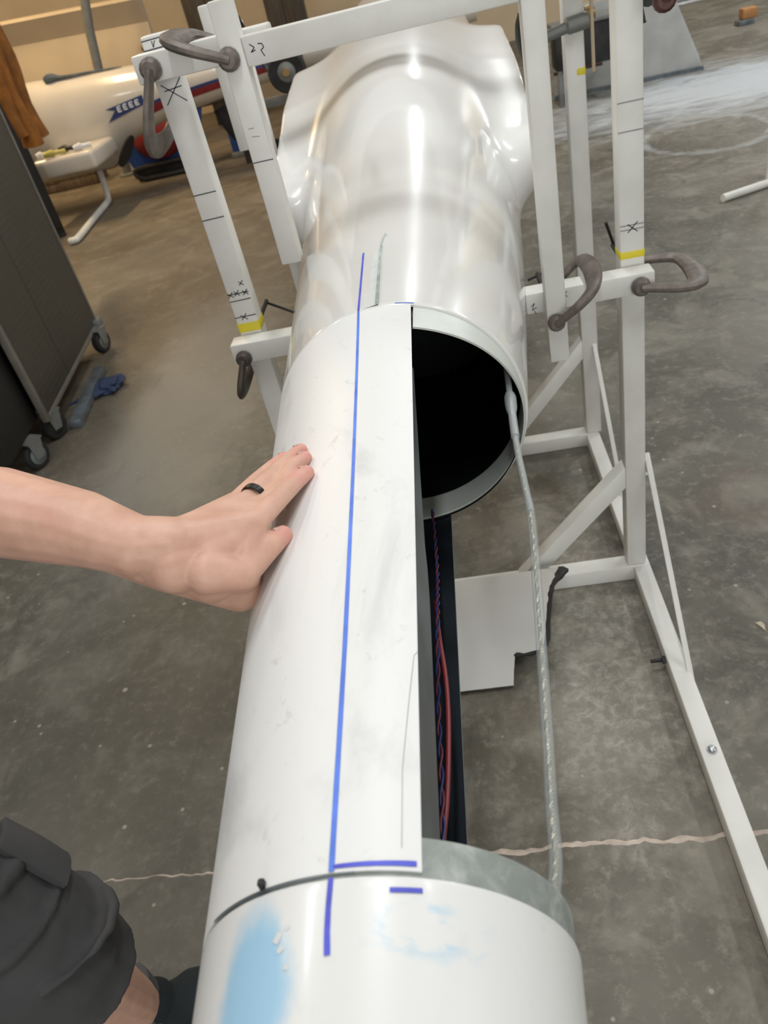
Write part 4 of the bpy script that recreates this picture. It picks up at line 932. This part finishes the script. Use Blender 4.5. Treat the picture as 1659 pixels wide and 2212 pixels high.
# ------------------------------------------------------------------ second glider in the background
gl = thing('background_glider', 'white glider fuselage on a tube trolley with navy pennant decal, behind at left', 'glider', (-3.2, 8.2, 0.3))
GY = 8.2
def gsec(x):   # fuselage runs along x; pod at the left, slender boom to the right
    top = interp(x, [-6.4, -6.0, -5.4, -4.6, -3.8, -3.0, -2.2, -1.2, 0.5], [0.75, 0.97, 1.13, 1.19, 1.18, 1.13, 1.07, 1.02, 0.98])
    bot = interp(x, [-6.4, -6.0, -5.4, -4.6, -3.8, -3.25, -2.95, -2.5, -1.2, 0.5], [0.70, 0.47, 0.36, 0.335, 0.31, 0.31, 0.50, 0.62, 0.74, 0.80])
    wd = interp(x, [-6.4, -6.0, -5.4, -4.6, -3.8, -3.0, -2.2, -1.2, 0.5], [0.03, 0.22, 0.30, 0.33, 0.32, 0.27, 0.20, 0.14, 0.10])
    return top, bot, wd
bm = BM(); rows = []
for x in lin(-6.4, 0.5, 70):
    t_, b_, w_ = gsec(x); c_ = (t_ + b_) / 2; h_ = (t_ - b_) / 2
    rows.append([bm.verts.new((x, GY + w_ * sin(2 * pi * k / 40), c_ + h_ * cos(2 * pi * k / 40))) for k in range(40)])
for a, b in zip(rows, rows[1:]):
    for k in range(40): bm.faces.new((a[k], a[(k + 1) % 40], b[(k + 1) % 40], b[k]))
bm.faces.new(rows[0]); bm.faces.new(rows[-1])
put('fuselage', bm, M['glider'], gl)
def gside(x, f, off=0.004):     # point on the near flank; f 0 at mid height, 1 at crown
    t_, b_, w_ = gsec(x); c_ = (t_ + b_) / 2; h_ = (t_ - b_) / 2
    return Vector((x, GY - (w_ + off) * sqrt(max(0, 1 - f * f)), c_ + (h_ + off) * f))
def gpatch(name, outline, mat, label=None, steps=10, off=0.004):
    bm = BM(); rows = []
    (x0, fa0, fb0), (x1, fa1, fb1) = outline
    for i in range(steps + 1):
        t = i / steps; rows.append([bm.verts.new(gside(x0 + (x1 - x0) * t, (fa0 + (fa1 - fa0) * t) + ((fb0 + (fb1 - fb0) * t) - (fa0 + (fa1 - fa0) * t)) * j / 4, off)) for j in range(5)])
    for p, q in zip(rows, rows[1:]):
        for j in range(4): bm.faces.new((p[j], p[j + 1], q[j + 1], q[j]))
    return put(name, bm, mat if not isinstance(mat, str) else M[mat], gl, label=label)
# pennant with swallow tail and white lettering
bm = BM(); pen = [(-3.02, 0.10), (-2.93, -0.03), (-3.03, -0.20), (-2.72, -0.17), (-2.64, -0.16), (-2.64, 0.13)]
bm.faces.new([bm.verts.new(gside(x, f, 0.012)) for x, f in pen]); put('pennant_decal', bm, M['navy'], gl, smooth=False, label='navy swallow-tailed pennant decal')
def gl_stroke(pts):
    bm = BM()
    for (xa, fa), (xb, fb) in zip(pts, pts[1:]):
        a, b = gside(xa, fa, 0.018), gside(xb, fb, 0.018); d = (b - a).normalized(); s = d.cross(Vector((0, -1, 0))).normalized() * 0.006
        bm.faces.new([bm.verts.new(q) for q in (a - s, b - s, b + s, a + s)])
    put('decal_letter', bm, M['white'], gl, smooth=False)
for k in range(4):
    x = -2.90 + 0.060 * k
    gl_stroke([(x + 0.035, 0.04), (x, 0.04), (x, -0.09), (x + 0.035, -0.09)])
    gl_stroke([(x, -0.025), (x + 0.03, -0.025)])
gpatch('red_stripe', ((-2.62, -0.55, -0.28), (-1.1, -0.35, -0.05)), 'crimson', 'dark red stripe'); gpatch('navy_stripe', ((-2.62, -0.28, -0.18), (-1.1, -0.05, 0.12)), 'navy', 'navy stripe')
# dark open end of the pod, canopy rim, tube trolley
bm = BM(); q = []
for k in range(20):
    a = 2 * pi * k / 20; q.append(bm.verts.new((-2.98 + 0.05 * cos(a) + 0.10 * sin(a), 8.2 - 0.255 + 0.03 * cos(a), 0.455 + 0.125 * sin(a))))
bm.faces.new(q); r = bmesh.ops.extrude_face_region(bm, geom=list(bm.faces)); bmesh.ops.translate(bm, verts=[v for v in r['geom'] if isinstance(v, bmesh.types.BMVert)], vec=(0.03, -0.05, 0)); put('wheel_well', bm, M['lock'], gl, label='dark open wheel well')
bm = BM(); tube(bm, catmull([gside(-3.55, 0.95, 0.02), gside(-3.46, 0.96, 0.03), gside(-3.36, 0.955, 0.02), gside(-3.1, 0.965, 0.015), gside(-2.80, 0.98, 0.01)], 5), [0.02, 0.03, 0.036, 0.04, 0.038, 0.034, 0.03, 0.025, 0.02, 0.018, 0.016, 0.015, 0.014, 0.013, 0.012, 0.011, 0.01, 0.009, 0.008, 0.006, 0.004], 8); put('canopy_rim', bm, M['strip'], gl, label='dark canopy rim')
tr = thing('tube_trolley', 'bent white tube trolley leg under the background glider', 'trolley', (-3.3, 7.6, 0))
bm = BM(); tube(bm, catmull([(-3.42, 8.22, 0.30), (-3.42, 8.20, 0.18), (-3.42, 8.16, 0.06), (-3.39, 8.02, 0.033), (-3.32, 7.40, 0.032), (-3.25, 6.80, 0.032), (-3.26, 6.72, 0.032), (-3.30, 6.72, 0.032)], 5), 0.030, 12); put('bent_tube', bm, M['steel'], tr)
bm = BM(); tube(bm, [(-5.2, 8.2, 0.36), (-5.2, 8.2, 0.0)], 0.03, 12); put('far_leg', bm, M['steel'], tr)
# stored wing along the back wall
wg = thing('stored_wing', 'long cream wing stored level along the back wall', 'wing', (-6, 10.3, 0.9))
bm = BM(); rows = []
for x in lin(-10.0 + 0.3, -3.05, 12):
    t = (x + 9.7) / 6.7; zc = 1.28 - 0.050 * (x + 5.2); rows.append([bm.verts.new((x, 10.3 + dy, zc + dz)) for dy, dz in ((0, 0.46), (-0.05, 0.46), (-0.12, 0.445), (-0.14, 0.425), (-0.13, 0.41), (-0.02, 0.20), (-0.12, -0.25), (-0.03, -0.8), (0.02, -0.8), (0.05, 0.0), (0.04, 0.4))])
for a, b in zip(rows, rows[1:]):
    for k in range(11): bm.faces.new((a[k], a[(k + 1) % 11], b[(k + 1) % 11], b[k]))
bm.faces.new(rows[0]); bm.faces.new(rows[-1]); put('wing_skin', bm, M['wall'], wg)
bm = BM(); tube(bm, [(-3.2, 10.22, 1.16), (-2.62, 10.22, 1.10)], 0.045, 10); put('wing_spar', bm, M['ply'], wg, label='pale spar end')
bm = BM(); box(bm, -6.6, -6.45, 10.15, 10.45, 0.0, 0.62, 0.01); put('cradle', bm, M['board'], wg); bm = BM(); box(bm, -4.2, -4.05, 10.15, 10.45, 0.0, 0.50, 0.01); put('cradle', bm, M['board'], wg)
ps = thing('grey_pole', 'grey leaning pole in front of the stored wing', 'pole', (-3.6, 9.45, 0))
bm = BM(); tube(bm, [(-3.62, 9.45, 0.0), (-3.50, 9.45, 1.1), (-3.44, 9.45, 1.458), (-3.22, 9.45, 2.3)], 0.050, 12); put('pole_tube', bm, M['grey'], ps)
bm = BM(); lathe(bm, [(0.10, 0), (0.10, 0.02), (0.06, 0.03)], (-3.62, 9.45, 0), 'Z', 16); put('base_disc', bm, M['grey'], ps)
# dark cabinets at the back
for x0, x1, y, z1, lab in ((-2.95, -2.35, 11.6, 1.62, 'dark brown cupboard against the back wall, left of the frame post'), (-1.92, -1.45, 11.6, 1.66, 'dark brown cupboard against the back wall, right of the frame post')):
    t = thing('dark_cupboard', lab, 'cupboard', ((x0 + x1) / 2, y + 0.2, 0))
    bm = BM(); box(bm, x0, x1, y, y + 0.4, 0.0, z1, 0.01); put('carcass', bm, M['dark_wood'], t)
    xm = (x0 + x1) / 2
    for a, b in ((x0 + 0.01, xm - 0.003), (xm + 0.003, x1 - 0.01)):
        bm = BM(); box(bm, a, b, y - 0.02, y, 0.05, z1 - 0.03, 0.004); o = put('door', bm, M['dark_wood'], t)
        bm = BM(); box(bm, xm - 0.03 if a < xm - 0.1 else xm + 0.015, xm - 0.015 if a < xm - 0.1 else xm + 0.03, y - 0.04, y - 0.02, 0.8, 0.92, 0.003); put('handle', bm, M['brass'], o)
# tools on a box below the pod
bx = thing('wooden_crate', 'dark brown plank crate on the floor behind the background glider', 'crate', (-4.25, 9.5, 0))
for k in range(3):
    bm = BM(); box(bm, -4.60, -3.95, 9.35, 9.37, 0.005 + 0.09 * k, 0.09 + 0.09 * k, 0.004); put('plank', bm, M['board'], bx)
for k in range(2):
    bm = BM(); box(bm, -4.60 + 0.63 * k, -4.58 + 0.63 * k, 9.37, 9.7, 0.0, 0.275, 0.004); put('side_board', bm, M['board'], bx)
bm = BM(); box(bm, -4.60, -3.95, 9.34, 9.72, 0.275, 0.295, 0.003); put('lid', bm, M['board'], bx)
bm = BM(); box(bm, -3.66, -3.06, 7.34, 8.02, 0.45, 0.612, 0.04, 3); put('wing_stub', bm, M['glider'], gl, label='short wing stub sticking out of the pod')
for (x, y, L, ang, mat, nm, lab) in ((-3.42, 7.40, 0.20, 15, 'yellow', 'yellow_level', 'dull yellow tool lying on the wing stub of the background glider'), (-3.33, 7.50, 0.18, -10, 'black', 'black_grinder', 'black tool lying on the wing stub of the background glider'), (-3.16, 7.43, 0.16, 25, 'white', 'white_rag', 'white rag lying at the right end of the glider wing stub'), (-3.56, 7.45, 0.12, 40, 'white', 'white_bottle', 'white bottle lying at the left end of the glider wing stub')):
    mt = Matrix.Translation((x, y, 0.643)) @ Matrix.Rotation(radians(ang), 4, 'Z'); bm = BM()
    tube(bm, [mt @ Vector((-L / 2, 0, 0)), mt @ Vector((-L * 0.1, 0, 0.004)), mt @ Vector((L * 0.05, 0, 0)), mt @ Vector((L / 2, 0, -0.004))], [0.022, 0.031, 0.018, 0.020], 10); plain(put(nm, bm, M[mat], loc=(x, y, 0.612)), lab, 'tool')

# blue and red tote, drum wheel and other gear between the left bars
tb = thing('blue_tote', 'royal blue tote with dark red bag inside on a black hand truck', 'tote', (-2.95, 9.0, 0))
bm = BM(); prism(bm, [(-3.30, 8.85, 0.13), (-2.62, 8.85, 0.13), (-2.42, 8.85, 0.66), (-3.46, 8.85, 0.66)], (0, 0.4, 0)); put('tub', bm, M['royal'], tb)
bm = BM(); bmesh.ops.create_uvsphere(bm, u_segments=16, v_segments=10, radius=1)
for q in bm.verts: q.co = Vector((-2.93 + q.co.x * 0.28, 8.84 + q.co.y * 0.12, 0.40 + q.co.z * 0.22))
put('red_bag', bm, M['crimson'], tb, label='dark red bag')
bm = BM(); tube(bm, catmull([(-3.20, 8.80, 0.03), (-2.72, 8.80, 0.03), (-2.66, 8.80, 0.07), (-2.68, 8.80, 0.14), (-3.22, 8.80, 0.14), (-3.28, 8.80, 0.08), (-3.20, 8.80, 0.03)], 5), 0.028, 8); put('handle_loop', bm, M['black'], tb, label='black handle loop')
bm = BM(); box(bm, -3.30, -2.62, 8.86, 9.2, 0.0, 0.13, 0.01); put('base', bm, M['black'], tb)
bb = thing('blue_box', 'small blue box on the floor between the left stand bars', 'box', (-2.1, 9.1, 0)); bm = BM(); box(bm, -2.22, -1.82, 9.0, 9.3, 0.06, 0.30, 0.01); put('body', bm, M['royal'], bb); bm = BM(); box(bm, -2.24, -1.80, 8.98, 9.32, 0.0, 0.06, 0.01); put('base', bm, M['grey'], bb)
bm = BM(); tube(bm, catmull([(-2.07, 8.4, 0.58), (-2.02, 8.4, 0.42), (-1.92, 8.4, 0.26), (-1.75, 8.4, 0.16), (-1.55, 8.4, 0.12), (-1.38, 8.4, 0.20), (-1.25, 8.4, 0.078), (-1.0, 8.4, 0.076)], 6), 0.075, 12); plain(put('rubber_hose', bm, M['rubber'], loc=(-1.75, 8.4, 0.15)), 'thick bent black rubber hose behind the left hanging bar', 'hose')
dl = thing('wheel_dolly', 'dark steel dolly frame carrying two wheels behind the left bars', 'dolly', (-1.2, 7.6, 0))
for x, y, z, r, lab in ((-1.20, 7.6, 0.82, 0.17, 'upper black wheel with brass hub'), (-1.10, 7.6, 0.45, 0.19, 'lower black wheel')):
    bm = BM(); lathe(bm, [(r * 0.5, -0.05), (r * 0.9, -0.055), (r, -0.03), (r, 0.03), (r * 0.9, 0.055), (r * 0.5, 0.05)], (x, y, z), 'Y', 28); t = put('dolly_wheel', bm, M['rubber'], dl, label=lab)
    bm = BM(); lathe(bm, [(0.02, -0.07), (r * 0.28, -0.06), (r * 0.55, -0.045), (r * 0.55, 0.045), (r * 0.28, 0.06)], (x, y, z), 'Y', 20); put('hub', bm, M['grey'], t)
    bm = BM(); lathe(bm, [(0.03, -0.085), (0.03, -0.06)], (x, y, z), 'Y', 12); put('axle_cap', bm, M['brass'], t)
bm = BM(); box(bm, -1.75, -0.85, 7.70, 7.76, 0.56, 0.64, 0.006); put('axle_beam', bm, M['grey'], dl); bm = BM(); box(bm, -1.20, -1.12, 7.70, 7.76, 0.0, 0.95, 0.006); put('mast', bm, M['grey'], dl); bm = BM(); box(bm, -1.5, -0.8, 7.66, 7.80, 0.0, 0.05, 0.006); put('foot', bm, M['grey'], dl)
bm = BM(); box(bm, -2.5, -1.9, 8.55, 8.62, 0.60, 0.68, 0.006); box(bm, -2.46, -2.40, 8.55, 8.62, 0, 0.6); box(bm, -2.0, -1.94, 8.55, 8.62, 0, 0.6); plain(put('trestle', bm, M['dark_wood'], loc=(-2.2, 8.58, 0), smooth=False), 'dark low trestle under the red striped tail', 'trestle')

# ------------------------------------------------------------------ right background
fp = thing('fin_panel', 'pale grey trapezoid fin panel standing on the floor at upper right', 'panel', (2.0, 8.1, 0))
bm = BM(); prism(bm, [(1.15, 8.30, 0.0), (2.49, 8.20, 0.0), (2.47, 8.21, 0.10), (2.20, 8.24, 0.72), (1.35, 8.30, 0.72)], (0.0, 0.05, 0)); put('panel_skin', bm, M['panel'], fp, smooth=False)
bm = BM(); prism(bm, [(1.15, 8.26, 0.0), (2.50, 8.16, 0.0), (2.49, 8.16, 0.035), (1.15, 8.26, 0.035)], (0, 0.03, 0)); put('bottom_edge', bm, M['strip'], fp, smooth=False)
bm = BM(); box(bm, 1.15, 1.60, 8.22, 8.25, 0.215, 0.24, 0.004); put('red_edge', bm, M['iron_red'], fp, label='thin dark red edge')
ec = thing('equipment_case', 'black equipment case on the floor behind the right posts', 'case', (1.4, 7.9, 0))
bm = BM(); box(bm, 1.12, 1.72, 7.85, 8.10, 0.30, 0.62, 0.02); put('case_body', bm, M['black'], ec)
bm = BM(); box(bm, 1.10, 1.74, 7.83, 8.12, 0.62, 0.66, 0.01); put('case_lid', bm, M['grey'], ec)
for x in (1.14, 1.66):
    bm = BM(); box(bm, x, x + 0.04, 7.87, 7.91, 0.0, 0.30, 0.004); put('leg', bm, M['grey'], ec)
gs = thing('grey_sill', 'low grey sill lying along the far floor at upper right', 'sill', (4.6, 12.9, 0)); bm = BM(); box(bm, 2.6, 7.5, 12.85, 12.95, 0.0, 0.05, 0.004); put('bar', bm, M['strip'], gs); bm = BM(); box(bm, 2.6, 7.5, 12.80, 12.85, 0.0, 0.025, 0.004); put('pale_edge', bm, M['white'], gs)
ob = thing('orange_block', 'small orange-brown block on the far floor at upper right', 'block', (3.55, 10.1, 0)); bm = BM(); box(bm, 3.47, 3.63, 10.05, 10.2, 0.05, 0.15, 0.015); put('block', bm, M['orange'], ob); bm = BM(); box(bm, 3.42, 3.58, 10.0, 10.16, 0.0, 0.05, 0.006); put('dark_base', bm, M['strip'], ob)
ws = thing('white_tube_stand', 'white tube stand with floor foot at the right edge', 'stand', (1.8, 4.6, 0))
bm = BM(); tube(bm, [(1.800, 4.63, 0.02), (1.800, 4.63, 1.0)], 0.022, 12); put('upright', bm, M['steel'], ws)
bm = BM(); tube(bm, [(1.505, 4.50, 0.022), (1.80, 4.61, 0.022), (2.3, 4.80, 0.022)], 0.022, 12); put('foot', bm, M['steel'], ws)
bm = BM(); tube(bm, [(1.80, 4.63, 0.022), (1.92, 4.25, 0.022)], 0.022, 12); put('foot', bm, M['steel'], ws)
